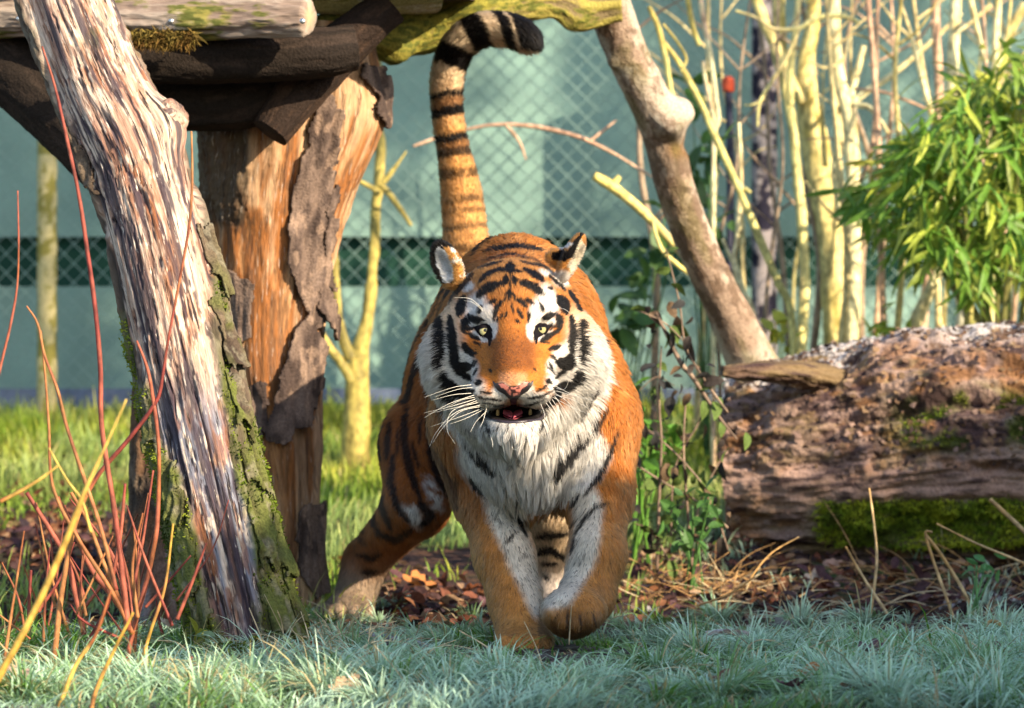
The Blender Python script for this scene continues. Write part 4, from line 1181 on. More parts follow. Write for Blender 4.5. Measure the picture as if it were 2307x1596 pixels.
def sdf(p):
    q = (np.asarray(p, np.float32) - lo) / H
    q = np.clip(q, 0, np.array(nn) - 1.001)
    i = q.astype(int); f = q - i
    r = 0
    for a in (0, 1):
        for b in (0, 1):
            for c in (0, 1):
                r = r + G[i[..., 0] + a, i[..., 1] + b, i[..., 2] + c] * (f[..., 0] if a else 1 - f[..., 0]) * (f[..., 1] if b else 1 - f[..., 1]) * (f[..., 2] if c else 1 - f[..., 2])
    return r
def on_face(cx, cyy, y0=-.23, y1=.3):
    """the point of the skin met when looking at the face at (cx, cy)"""
    cx = np.asarray(cx, float); cyy = np.asarray(cyy, float)
    y = np.full(cx.shape, y0)
    for _ in range(60):
        s = (CAM_D + y) / 10000.0
        p = np.stack([(901.1 + cx * KS - 1153.5) * s, y, CAM_H + (798 - 495.6 - cyy * KS) * s], -1)
        y = np.minimum(y + np.maximum(sdf(p), -.002) * .8, y1)
    return p

grid = vdb.FloatGrid(0.03)
grid.copyFromArray(G)
pts, quads = grid.convertToQuads(0.0)
pts = pts * H + lo
quads = quads.astype(np.int64)
quads = quads[:, ::-1]

# ---- the coat: colour of the fur at points p of the skin
def seg_mask(px, py, strokes, soft, taper=True):
    """0..1 mask of tapered strokes; a stroke is (points, width)"""
    out = np.full(px.shape, 1e3, np.float32)
    for ptsl, wd in strokes:
        ptsl = np.asarray(ptsl, float)
        lens = np.linalg.norm(np.diff(ptsl, axis=0), axis=1); tot = lens.sum(); acc = 0
        lo_ = ptsl.min(0) - wd - 20; hi_ = ptsl.max(0) + wd + 20
        ok = np.where((px > lo_[0]) & (px < hi_[0]) & (py > lo_[1]) & (py < hi_[1]))[0]
        if not len(ok): continue
        x, y = px[ok], py[ok]
        for i in range(len(ptsl) - 1):
            a, b = ptsl[i], ptsl[i + 1]
            ab = b - a
            t = np.clip(((x - a[0]) * ab[0] + (y - a[1]) * ab[1]) / max(ab @ ab, 1e-6), 0, 1)
            d = np.hypot(x - a[0] - t * ab[0], y - a[1] - t * ab[1])
            s = (acc + t * lens[i]) / max(tot, 1e-6)
            hw = wd / 2 * ((0.35 + 0.65 * np.sin(np.pi * np.clip(s, 0, 1)) ** .6) if taper else 1.0)
            out[ok] = np.minimum(out[ok], d - hw)
            acc += lens[i]
    return sstep(soft, -soft, out)

FACE = [
 ([(440, 225), (490, 150), (560, 95), (650, 55), (740, 50), (800, 75)], 34), ([(505, 205), (560, 182), (700, 158), (800, 163), (910, 190)], 40), ([(515, 255), (600, 228), (690, 207), (780, 226), (880, 258)], 18),
 ([(450, 297), (520, 287), (645, 256)], 16), ([(750, 256), (830, 275), (925, 292)], 16), ([(690, 262), (690, 325)], 62), ([(700, 315), (610, 308), (540, 340), (484, 398)], 34), ([(690, 315), (775, 322)], 20),
 ([(775, 300), (840, 335), (905, 382)], 44), ([(645, 390), (570, 412), (515, 448), (482, 482)], 56), ([(748, 380), (830, 412), (900, 462)], 58), ([(670, 345), (655, 405)], 40), ([(712, 345), (722, 402)], 40),
 ([(691, 335), (690, 505)], 11), ([(652, 475), (688, 450), (728, 478)], 22), ([(684, 440), (677, 505)], 18), ([(662, 488), (620, 525), (594, 572), (582, 632)], 28), ([(602, 495), (560, 520)], 26),
 ([(642, 582), (628, 618)], 18), ([(668, 570), (660, 610)], 14), ([(608, 610), (600, 645)], 14), ([(718, 488), (772, 512), (796, 546)], 32), ([(788, 488), (838, 528)], 28), ([(732, 550), (772, 620)], 24), ([(812, 565), (804, 642)], 24),
 ([(700, 510), (712, 588)], 13), ([(722, 622), (750, 642)], 16), ([(512, 535), (482, 592)], 26), ([(425, 592), (450, 622), (525, 632)], 40), ([(872, 505), (906, 575)], 20), ([(896, 618), (972, 590)], 46),
 ([(400, 480), (378, 540), (362, 602)], 60), ([(992, 475), (1030, 525), (1050, 585)], 60), ([(412, 605), (398, 655), (402, 705)], 46), ([(395, 690), (490, 668)], 26), ([(985, 585), (1005, 630), (1000, 690)], 48), ([(925, 645), (990, 668)], 20),
 ([(415, 705), (500, 752)], 30), ([(1004, 692), (930, 728), (882, 760)], 42), ([(390, 765), (420, 818), (456, 850)], 46), ([(450, 760), (505, 782)], 12), ([(455, 830), (478, 838)], 22), ([(935, 812), (1014, 790)], 36), ([(880, 765), (940, 770)], 16),
 ([(308, 600), (320, 700), (326, 800), (345, 900), (372, 952), (440, 1000)], 62), ([(340, 925), (395, 925), (445, 912)], 62), ([(430, 930), (470, 878)], 22), ([(236, 600), (238, 750), (230, 930)], 60),
 ([(250, 960), (290, 1030), (340, 1080), (450, 1110)], 76), ([(330, 1090), (460, 1075)], 46), ([(1080, 598), (1092, 700), (1082, 840)], 52), ([(1088, 840), (1062, 905), (985, 890)], 76), ([(1060, 920), (980, 992)], 32), ([(985, 880), (955, 850)], 18),
 ([(1148, 630), (1164, 750), (1160, 910)], 64), ([(1165, 950), (1090, 1035)], 60), ([(1100, 1040), (975, 1062)], 66), ([(482, 880), (458, 925)], 15), ([(482, 930), (458, 978)], 16), ([(940, 850), (978, 874)], 15), ([(936, 885), (968, 968)], 15), ([(920, 905), (950, 960)], 9),
 ([(455, 330), (400, 400), (330, 470), (280, 540)], 26), ([(935, 345), (1000, 400), (1040, 440)], 24), ([(1060, 440), (1105, 500), (1140, 570)], 30), ([(930, 425), (960, 432)], 20),
 ([(470, 1020), (505, 1015)], 44), ([(915, 1005), (950, 1022)], 40), ([(500, 1068), (540, 1082), (580, 1086)], 16), ([(468, 1098), (530, 1124), (630, 1136)], 18), ([(850, 1078), (900, 1058), (935, 1035)], 14), ([(800, 1122), (890, 1108), (962, 1070)], 18),
 ([(520, 1150), (600, 1165), (680, 1165)], 9), ([(740, 1160), (830, 1160), (920, 1120)], 9), ([(555, 935), (575, 955)], 16), ([(835, 930), (850, 940)], 14),
 ([(415, 1090), (460, 1165), (535, 1215)], 52), ([(1010, 1050), (985, 1120), (900, 1205)], 56), ([(515, 1230), (556, 1330), (615, 1392)], 15), ([(905, 1230), (885, 1330)], 16), ([(500, 1215), (530, 1265)], 34), ([(905, 1210), (885, 1262)], 34), ([(1235, 1060), (1190, 1190), (1120, 1290)], 28), ([(430, 610), (415, 690)], 20), ([(960, 660), (940, 690)], 12), ([(250, 1100), (330, 1150)], 40),  # strokes beside chin and mouth corners also draw in shadow; the rest are markings
]
DOTS = [([(a, b), (a + 2, b + 2)], 9) for a, b in ((520, 1050), (545, 1040), (560, 1065), (600, 1030), (500, 1085), (530, 1100), (885, 1045), (860, 1040), (900, 1075), (925, 1055), (870, 1070), (945, 1045), (520, 760), (500, 800), (470, 810), (920, 830), (600, 930), (830, 960))]
FWHITE = [  # soft white patches (cx, cy, rx, ry, tilt degrees)
 (470, 545, 62, 100, 18), (545, 600, 50, 90, 0), (930, 505, 62, 110, -18), (862, 585, 50, 95, 0), (582, 690, 26, 62, 8), (822, 690, 28, 62, -8), (500, 728, 62, 24, 28), (905, 722, 60, 24, -32), (450, 645, 70, 24, 10), (930, 640, 60, 24, -10),
 (390, 880, 78, 66, 30), (1030, 850, 66, 70, -20), (545, 1140, 100, 44, 12), (860, 1128, 100, 46, -12), (630, 1090, 58, 62, 30), (790, 1085, 58, 62, -30), (400, 1050, 130, 90, 10), (1010, 1020, 90, 100, 0), (720, 1330, 190, 110, 0),
 (430, 420, 40, 26, -40), (915, 330, 50, 20, 20), (1020, 370, 60, 50, 0), (400, 350, 40, 30, 0), (430, 940, 60, 80, 0), (1090, 850, 70, 110, 0), (330, 900, 70, 110, 0), (960, 920, 40, 60, 0)]

C2 = lambda rows: [[(675.8 + a * .3882, 901.1 + b * .3882) for a, b in r] for r in rows]
CHEST = C2([[(900, 120), (925, 250), (915, 370), (955, 450), (1040, 560), (1100, 590), (1300, 650), (1400, 660), (1560, 620), (1640, 570), (1740, 470), (1810, 350), (1790, 290), (1730, 190), (1680, 90), (1640, -40), (900, -40)]])[0]
LEGL = C2([[(1060, 560), (1300, 600), (1330, 760), (1370, 920), (1400, 1080), (1410, 1210), (1395, 1290), (1355, 1260), (1290, 1130), (1215, 980), (1150, 830), (1085, 690)]])[0]
LEGR = C2([[(1560, 560), (1720, 520), (1760, 640), (1745, 800), (1720, 950), (1640, 1090), (1560, 1210), (1430, 1230), (1400, 1190), (1500, 1040), (1570, 900), (1590, 720)]])[0]
BSTR = [  # black strokes on chest and legs in the enlargement of the lower body
 ([(960, 130), (975, 270), (1040, 360), (1110, 430), (1170, 470)], 56), ([(985, 470), (1070, 575)], 34), ([(1740, 40), (1690, 170), (1600, 290), (1530, 400), (1480, 470)], 84), ([(1850, 190), (1800, 330), (1740, 455), (1640, 570)], 32),
 ([(1795, 600), (1700, 640), (1640, 710), (1590, 790)], 26), ([(1290, 745), (1190, 835)], 18), ([(1250, 640), (1320, 800)], 30), ([(1620, 560), (1560, 640)], 24), ([(1590, 800), (1570, 900)], 24), ([(1720, 80), (1650, 180)], 14), ([(1680, 20), (1640, 120)], 12),
 ([(1700, 250), (1760, 170)], 10), ([(1735, -60), (1690, 60), (1610, 170)], 30), ([(1790, 60), (1730, 170), (1680, 240)], 24), ([(1556, 1225), (1548, 1335)], 14), ([(1622, 1245), (1634, 1345)], 15), ([(1700, 1235), (1722, 1320)], 14), ([(1500, 1235), (1478, 1290)], 12),
 ([(1330, 900), (1270, 930)], 9), ([(1180, 720), (1120, 690)], 8), ([(1230, 700), (1180, 660)], 8), ([(1600, 700), (1560, 760)], 12), ([(1660, 900), (1620, 960)], 8)]
HIND = [
 ([(520, 130), (505, 250), (500, 360)], 46), ([(610, 20), (600, 240), (640, 420), (700, 580)], 58), ([(740, 60), (760, 300), (800, 450), (870, 580)], 52), ([(540, 320), (520, 480), (570, 640), (640, 720)], 50), ([(455, 480), (470, 620), (530, 760)], 46),
 ([(400, 590), (430, 740), (490, 800)], 38), ([(335, 650), (365, 780)], 30), ([(690, 590), (760, 680), (700, 740)], 60), ([(440, 780), (560, 820), (650, 760)], 50), ([(330, 900), (420, 930), (470, 900)], 40), ([(360, 1010), (450, 1000)], 40), ([(650, 250), (690, 400)], 28),
 ([(300, 760), (380, 850)], 22), ([(850, 330), (870, 560)], 36), ([(700, 100), (690, 260)], 24), ([(570, 160), (560, 330)], 22)]
HWHITE = [(655, 680, 66, 46, 40), (780, 560, 36, 90, -25), (822, 300, 24, 120, -8)]
RHIND = [([(1370, 640), (1480, 655), (1580, 630)], 34), ([(1350, 720), (1440, 700)], 16), ([(1370, 800), (1460, 795), (1560, 785)], 40), ([(1350, 900), (1450, 880), (1550, 930)], 48), ([(1400, 960), (1500, 960)], 30), ([(1410, 1020), (1460, 1060)], 24)]
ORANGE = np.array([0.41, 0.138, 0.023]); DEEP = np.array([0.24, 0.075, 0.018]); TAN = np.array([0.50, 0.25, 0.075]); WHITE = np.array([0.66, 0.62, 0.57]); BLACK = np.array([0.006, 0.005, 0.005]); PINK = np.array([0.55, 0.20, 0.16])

def soft_ell(px, py, E, soft=.35):
    r = np.zeros(px.shape, np.float32)
    for cx, cyy, rx, ry, tl in E:
        a = math.radians(tl)
        dx, dy = px - cx, py - cyy
        x = dx * math.cos(a) + dy * math.sin(a); y = -dx * math.sin(a) + dy * math.cos(a)
        r = np.maximum(r, sstep(1 + soft, 1 - soft, np.hypot(x / rx, y / ry)))
    return r
HC = C1(700, 790, .1)
def head_w(p):
    top = p[:, 2] > HC[2] + .125
    return ((((p[:, 0] - HC[0]) / np.where(top, .30, .226)) ** 2 + ((p[:, 1] - .07) / .30) ** 2 + ((p[:, 2] - HC[2]) / np.where(top, .32, .245)) ** 2) < 1) & (p[:, 1] < .27)

def coat(p, nrm):
    u, v = UV(p)
    n = len(p)
    nz1 = fbm(p * 22, 3); nz2 = fbm(p * 60 + 9, 2); nz3 = fbm(p * 7 + 3, 3)
    u = u + 2.2 * vnoise(p * 90) + 1.2 * vnoise(p * 260); v = v + 2.2 * vnoise(p * 90 + 50) + 1.2 * vnoise(p * 260 + 7)
    cx, cyy = (u - 901.1) / KS, (v - 495.6) / KS
    bx, by = (u - 675.8) / .3882, (v - 901.1) / .3882
    c = np.tile(ORANGE, (n, 1)) * (1 + .16 * nz3[:, None] + .14 * nz1[:, None])
    c = lerp3(c, np.array([.52, .26, .085]), .45 * sstep(.1, .5, nz1 + .3 * nz2))
    head = head_w(p)
    tail = (p[:, 1] > 1.5) & (p[:, 2] > .90) & (u < 1260)
    front = (~head) & (p[:, 1] < .62) & (v > 840)
    hind = (~head) & (p[:, 1] >= .95) & (~tail)
    # body: belly and stripes running round the barrel
    body = ~head & ~tail
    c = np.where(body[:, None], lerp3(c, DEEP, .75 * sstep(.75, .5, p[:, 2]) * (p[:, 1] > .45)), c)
    c = np.where(body[:, None], lerp3(c, DEEP, .75 * sstep(.06, -.06, p[:, 0]) * sstep(.97, .88, p[:, 2]) * (p[:, 1] > .22)), c)  # rust coat, with the shade of the left neck and flank put into it
    wt = body * (p[:, 0] > -.10) * sstep(.42, .36, p[:, 2]) * sstep(.3, .5, p[:, 1]) * sstep(1.2, 1.0, p[:, 1])
    c = lerp3(c, WHITE, wt)
    ph = p[:, 1] + .05 * np.sin(p[:, 2] * 9) + .045 * nz3 + .09 * (p[:, 2] - .6) * np.abs(np.sin(p[:, 1] * 3))
    sv = np.abs(((ph / .118) % 1.0) - .5) * 2
    stripe = sstep(.46, .28, sv + .25 * nz1 - .12 * (p[:, 0] < 0)) * body * (p[:, 1] > np.where(p[:, 0] < .0, .24, .5)) * (v < 1150)
    stripe = stripe * (1 - sstep(.985, 1.0, p[:, 2]) * 0)
    stripe = np.where((p[:, 0] > .14) & (p[:, 1] < .9), stripe * .35 * sstep(0, .3, nz1), stripe)
    # chest and forelegs
    fr = front.astype(float)
    edge = lambda poly: np.mean([in_poly(u + a, v + b, poly) for a, b in ((0, 0), (-9, 0), (9, 0), (0, 8), (0, -8), (5, 5), (-5, 5))], axis=0)
    leg = (v > 1060) & front
    c = np.where(leg[:, None], lerp3(c, TAN, .55 * sstep(1080, 1300, v)[:, None][:, 0]), c)
    leftside = (u < 1225)
    faceon = sstep(.35, -.1, nrm[:, 1])
    wch = edge(CHEST) * fr * sstep(.5, .4, p[:, 1])
    c = lerp3(c, WHITE, np.clip(wch, 0, 1))
    wl = edge(LEGL) * (u < 1235) + edge(LEGR) * (u >= 1220)
    c = lerp3(c, np.array([.62, .55, .45]) * (1 + .15 * nz1[:, None]), np.clip(wl * fr * sstep(.6, .45, p[:, 1]), 0, 1))
    rpaw = front & (v > 1340) & (u > 1215)
    c = np.where(rpaw[:, None], lerp3(c, np.array([.17, .085, .03]), .85 * sstep(1340, 1410, v)), c)  # brown lifted paw, with the shading of its underside put into the colour
    bs = seg_mask(bx, by, BSTR, 9) * fr * (p[:, 1] < .5)
    # haunch and hind legs
    hw = hind.astype(float)
    hl = hw * (u < 1040)
    stripe = np.where((hl > 0) & (v > 1040 - 130 * (nrm[:, 1] < -.25)), 0, stripe)
    c = np.where(((v > 1230) & hind & (u < 900))[:, None], lerp3(c, np.array([.22, .16, .11]), sstep(1230, 1330, v)), c)
    c = lerp3(c, WHITE, soft_ell(bx + 30 * nz2, by + 40 * nz1, HWHITE, .6) * hl * sstep(-.3, .1, nz2 + .25))
    hs = seg_mask(bx, by, HIND, 12) * hl
    rl = (~head) & (p[:, 1] > .85) & (u > 1120) & (v > 1100)
    c = np.where(rl[:, None], lerp3(np.tile([.60, .44, .28], (n, 1)), np.array([.50, .42, .36]), sstep(1250, 1320, v)), c)
    rs = seg_mask(bx, by, RHIND, 8) * rl
    stripe = np.where(rl, 0, stripe)
    bk_ = seg_mask(cx, cyy, FACE[:3], 10) * body * (p[:, 1] > .2) * (p[:, 1] < 1.2) * (v < 640)
    stripe = np.where((v < 650) & (p[:, 1] < 1.2) & (u > 1000), bk_, stripe)
    k = np.clip(np.maximum.reduce([stripe * (.75 + .25 * (hind | (p[:, 2] > .8))), bs, hs * .95, rs]), 0, 1)
    c = lerp3(c, BLACK * 1.6, np.clip(k, 0, 1))
    # tail rings
    if tail.any():
        tcx, tcy = (u - 788.5) / .3529, v / .3529
        sl = tcy + 30 * nz3 - np.where(tcy < 470, .38 * (tcx - 660), -.12 * (tcx - 680))
        ring = np.zeros(n)
        for a, b, s in ((300, 442, 1), (585, 628, 1), (682, 748, 1), (852, 905, 1), (945, 1002, .9), (1070, 1135, .8), (1250, 1300, .75), (1335, 1370, .6), (1440, 1475, .7), (1560, 1600, .6)):
            m = sstep(a - 12, a + 12, sl) * sstep(b + 12, b - 12, sl) * s
            if a > 1000: m = m * sstep(-.35, .15, nz1 + .2)
            ring = np.maximum(ring, m * (tcy > 250))
        mid = np.maximum(sstep(600, 640, sl) * sstep(720, 690, sl), sstep(880, 910, sl) * sstep(980, 950, sl)) * .55
        tx = tcx + 30 * nz3 - .45 * (tcy - 150)
        top = np.zeros(n)
        for a, b in ((725, 868), (948, 1020), (1034, 1500)):
            top = np.maximum(top, sstep(a - 12, a + 12, tx) * sstep(b + 12, b - 12, tx))
        ring = np.where((tcy < 330) & (tcx > 640) & (sl < 288), top, ring)
        tb = lerp3(np.tile([.52, .26, .085], (n, 1)), np.array([.60, .46, .31]), sstep(900, 300, tcy))
        tb = lerp3(tb, np.array([.15, .065, .025]), np.clip(mid * 1.5, 0, .85) * (tcy > 450))
        c = np.where(tail[:, None], lerp3(tb, BLACK, np.clip(ring, 0, 1)), c)
    # head
    fc = np.tile(ORANGE * 1.02, (n, 1))
    fc = lerp3(fc, TAN * 1.0, .8 * sstep(640, 420, cyy) * sstep(300, 80, np.abs(cx - 690)) * 0 + .55 * sstep(560, 300, cyy))
    fc = lerp3(fc, np.array([.15, .048, .012]), (.85 + .15 * nz1) * sstep(185, 110, np.abs(cx - 705)) * sstep(660, 780, cyy) * sstep(1000, 900, cyy))
    fc = lerp3(fc, np.array([.50, .24, .12]), .8 * sstep(105, 70, np.abs(cx - 705)) * sstep(930, 985, cyy))
    outl = sstep(430, 320, cx) * sstep(420, 560, cyy) + sstep(1000, 1120, cx) * sstep(480, 620, cyy)
    fc = lerp3(fc, lerp3(np.tile([.58, .42, .27], (n, 1)), WHITE, sstep(600, 820, cyy)), np.clip(outl, 0, 1))
    fc = lerp3(fc, WHITE, soft_ell(cx, cyy, FWHITE) * .97)
    fc = lerp3(fc, WHITE, sstep(1150, 1210, cyy))
    spk = sstep(.52, .62, vnoise(p * 330)) * sstep(1260, 1290, cyy) * sstep(1400, 1330, cyy)
    spk2 = sstep(.50, .62, vnoise(p * 300 + 4)) * sstep(130, 60, np.abs(cx - 690)) * sstep(640, 700, cyy) * sstep(1010, 940, cyy) * .45
    km = np.maximum.reduce([seg_mask(cx, cyy, [(a_, w_ + (12 if max(abs(q_[0] - 700) for q_ in a_) > 345 and w_ > 24 else 3)) for a_, w_ in FACE], 6), seg_mask(cx, cyy, DOTS, 4), spk, spk2])
    fc = lerp3(fc, BLACK, np.clip(km, 0, 1))
    # ears
    el = (cx < 345) & (cyy < 400) & (p[:, 1] > .08); er = (cx > 940) & (cyy < 345) & (p[:, 1] > .08)
    jx, jy = cx + 8 * nz2, cyy + 8 * nz2
    lin = in_poly(jx, jy, [(222, 205), (240, 168), (275, 182), (300, 235), (325, 300), (330, 370), (300, 410), (268, 385), (232, 295)])
    lor = in_poly(jx, jy, [(262, 160), (300, 168), (350, 215), (420, 280), (400, 400), (330, 400), (325, 300), (300, 235), (275, 182)])
    fc = np.where(el[:, None], BLACK, fc)
    fc = np.where((lor & (p[:, 1] > .06))[:, None], lerp3(np.tile(TAN, (n, 1)), WHITE, sstep(.1, .4, nz2)), fc)
    fc = np.where((lin & el)[:, None], np.array([.66, .66, .66]), fc)
    rbl = in_poly(jx, jy, [(940, 205), (1050, 185), (1090, 135), (1132, 60), (1150, 90), (1138, 125), (1092, 235), (1045, 262), (955, 258)])
    rcr = in_poly(jx, jy, [(1138, 115), (1180, 200), (1160, 345), (1085, 350), (1050, 285), (1092, 230)])
    fc = np.where((rcr & er)[:, None], np.array([.74, .64, .48]), fc)
    fc = np.where((rbl & er)[:, None], BLACK, fc)
    ws = np.maximum(seg_mask(cx, cyy, [([(1000, 172), (1075, 150)], 26), ([(315, 178), (350, 200)], 24)], 6) * (p[:, 1] > .05), 0)
    fc = lerp3(fc, np.array([.78, .78, .78]), ws)
    # seen from behind and the sides the head carries on in the colours of the neck
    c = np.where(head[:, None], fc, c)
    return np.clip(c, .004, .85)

NOSEP = [(575, 1000), (600, 1022), (640, 1018), (680, 1042), (740, 1040), (780, 1012), (818, 1018), (838, 998), (834, 1030), (800, 1075), (760, 1100), (735, 1125), (728, 1160), (696, 1160), (690, 1125), (660, 1100), (612, 1070), (582, 1030)]
PINKP = [(618, 1024), (650, 1022), (690, 1052), (742, 1046), (782, 1012), (806, 1016), (796, 1040), (760, 1062), (745, 1098), (712, 1108), (684, 1098), (664, 1066), (630, 1046)]
MOUTHP = [(505, 1200), (560, 1190), (640, 1176), (695, 1158), (712, 1150), (730, 1158), (790, 1172), (870, 1178), (915, 1182), (925, 1225), (890, 1252), (800, 1262), (700, 1272), (600, 1262), (540, 1250), (510, 1235)]
EYES = {'l': dict(c=(532, 695), open=[(484, 696), (503, 684), (530, 677), (556, 680), (573, 698), (562, 720), (535, 728), (505, 717)],
                  outer=[(450, 676), (480, 664), (508, 652), (540, 650), (566, 661), (582, 690), (581, 740), (570, 792), (553, 794), (551, 752), (536, 744), (506, 735), (486, 714), (470, 690)], pup=(533, 692)),
        'r': dict(c=(880, 684), open=[(841, 699), (857, 682), (880, 672), (908, 672), (926, 684), (911, 704), (882, 714), (857, 710)],
                  outer=[(835, 705), (842, 664), (874, 644), (912, 648), (950, 668), (932, 690), (920, 712), (894, 729), (868, 738), (862, 752), (860, 780), (848, 784), (834, 745)], pup=(881, 683))}

tg = empty('tiger', (0.05, 0.6, 0.0), 'striped orange tiger walking straight at the viewer with one forepaw lifted and tail raised', 'tiger')
# skin
tmp = bpy.data.meshes.new('tmp')
tmp.from_pydata(pts.tolist(), [], quads.tolist())
vn = np.empty(len(pts) * 3, np.float32)
tmp.vertices.foreach_get('normal', vn) if hasattr(tmp.vertices[0], 'normal') else None
vn = vn.reshape(-1, 3)
e_ = 0.006
gr = np.stack([sdf(pts + np.array(d)) - sdf(pts - np.array(d)) for d in ((e_, 0, 0), (0, e_, 0), (0, 0, e_))], -1)
gr = norm(gr)
if (np.einsum('ij,ij->i', vn, gr)).mean() < 0: quads = quads[:, ::-1]
vn = gr
bpy.data.meshes.remove(tmp)
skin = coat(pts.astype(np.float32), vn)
u_, v_ = UV(pts); fx, fy_ = (u_ - 901.1) / KS, (v_ - 495.6) / KS
hd = head_w(pts) & (pts[:, 1] < .1)
inm = hd & (in_poly(fx, fy_, MOUTHP) | in_poly(fx, fy_, NOSEP))
for e in EYES.values(): inm |= hd & in_poly(fx, fy_, e['outer'])
skin[inm] = BLACK * 1.5
M_skin = vc_mat('tiger_skin', 0.8, 0.1, 0.0, (60, 60, 60), 0.1)
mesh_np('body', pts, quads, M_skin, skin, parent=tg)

# ---- bare parts of the face, finely modelled: nose, lips, lids, eyes, tongue, teeth
M_wet = vc_mat('wet_skin', 0.35, 0.5, 0.25, (700, 700, 700), 0.25, dist=0.0015)
M_lid = vc_mat('eyelid_skin', 0.85, 0.08, 0, (300, 300, 300), 0.2)
def face_patch(name, poly, colf, lift=.0012, step=2.6, hole=None, ymin=None, parent=tg):
    poly = np.array(poly, float)
    x0, y0 = poly.min(0) - 8; x1, y1 = poly.max(0) + 8
    nx, ny = int((x1 - x0) / step), int((y1 - y0) / step)
    X, Y = np.meshgrid(np.linspace(x0, x1, nx), np.linspace(y0, y1, ny))
    P = on_face(X.ravel(), Y.ravel())
    k = in_poly(X.ravel(), Y.ravel(), poly)
    if hole is not None: k &= ~in_poly(X.ravel(), Y.ravel(), hole)
    if ymin is not None: P[:, 1] = np.minimum(P[:, 1], ymin(P))
    P = P + np.array([0, -lift, 0])
    F = grid_faces(ny, nx, False)
    F = F[k[F].all(1)]
    ids, inv = np.unique(F.ravel(), return_inverse=True)
    return mesh_np(name, P[ids], inv.reshape(-1, 4)[:, ::-1], M_lid if hole is not None else M_wet, colf(X.ravel()[ids], Y.ravel()[ids], P[ids]), parent=parent)
def nose_col(x, y, P):
    pk = in_poly(x + 5 * vnoise(P * 260), y + 5 * vnoise(P * 260 + 4), PINKP).astype(float)
    bl = sstep(.15, .4, vnoise(P * 190 + 2)) * sstep(60, 20, np.abs(x - 712)) * sstep(1030, 1050, y)
    return lerp3(lerp3(np.tile([.018, .014, .016], (len(x), 1)), np.array([.50, .17, .13]), pk), np.array([.05, .02, .02]), bl * pk)
face_patch('nose', NOSEP, nose_col, .0022)
def lip_col(x, y, P):
    return np.tile([.009, .007, .009], (len(x), 1)) * (1 + .4 * vnoise(P * 200)[:, None])
# lower lip: a soft dark roll along the mouth's lower edge
LL = [(508, 1196), (545, 1236), (620, 1254), (705, 1262), (800, 1254), (875, 1240), (912, 1190)]
lp = np.array([[*(on_face(np.array([a]), np.array([b + 8]))[0] + np.array([0, .002, 0])), r] for (a, b), r in zip(LL, (.002, .004, .0045, .0045, .0045, .004, .002))])
T = Tube(lp, 60, 14); V, F = T.capped(T.verts(.0006 * fbm(T.q(300, 200), 2)))
mesh_np('lip', V, F, M_wet, np.tile([.030, .022, .032], (len(V), 1)), parent=tg)
# tongue
tc_ = C1(706, 1222, -.075)
a, b = np.meshgrid(np.linspace(-1, 1, 30), np.linspace(0, 1, 24))
wd = .022 * np.sqrt(np.clip(1 - (b - .15) ** 2 * .9, 0, 1)) * np.where(b < .2, np.sqrt(np.clip(b / .2, 0.02, 1)), 1)
tp = st(tc_[0] + a * wd, tc_[1] + .07 * b - .012 * (1 - b), tc_[2] + .002 - .007 * (1 - np.abs(a)) * 0 - .010 * (1 - b) ** 2 - .004 * np.exp(-(a / .2) ** 2) + .006 * np.abs(a) ** 2 + .008 * b)
tcol = np.tile([.60, .13, .17], (tp.size // 3, 1)) * (1 + .15 * vnoise(tp.reshape(-1, 3) * 400)[:, None])
f = grid_faces(24, 30, False); k = tp.size // 3
mesh_np('tongue', np.vstack([tp.reshape(-1, 3), tp.reshape(-1, 3) - [0, 0, .006]]), np.vstack([f, f[:, ::-1] + k]), M_wet, np.vstack([tcol, tcol * .7]), parent=tg)
for (a, b, l, r) in ((612, 1204, -.009, .0042), (816, 1200, -.009, .0042)):
    c0 = C1(a, b, -.070)
    T = Tube(np.array([[*(c0 + [0, .004, l * .3 - .004]), r], [*(c0 + [0, 0, -l * .25]), r * .85], [*(c0 + [0, -.003, -l * .55]), r * .3]]), 14, 12)
    V, F = T.capped(T.verts())
    mesh_np('tooth', V, F, M_wet, np.tile([.30, .20, .08], (len(V), 1)), parent=tg)
M_eye, t_, b_, N_, L_ = node_mat('eye_surface')
at = N_('ShaderNodeAttribute'); at.attribute_name = 'Col'
L_(at.outputs['Color'], b_.inputs['Base Color']); b_.inputs['Roughness'].default_value = .5; b_.inputs['Specular IOR Level'].default_value = 0.0; b_.inputs['Coat Weight'].default_value = 1.0; b_.inputs['Coat Roughness'].default_value = .02
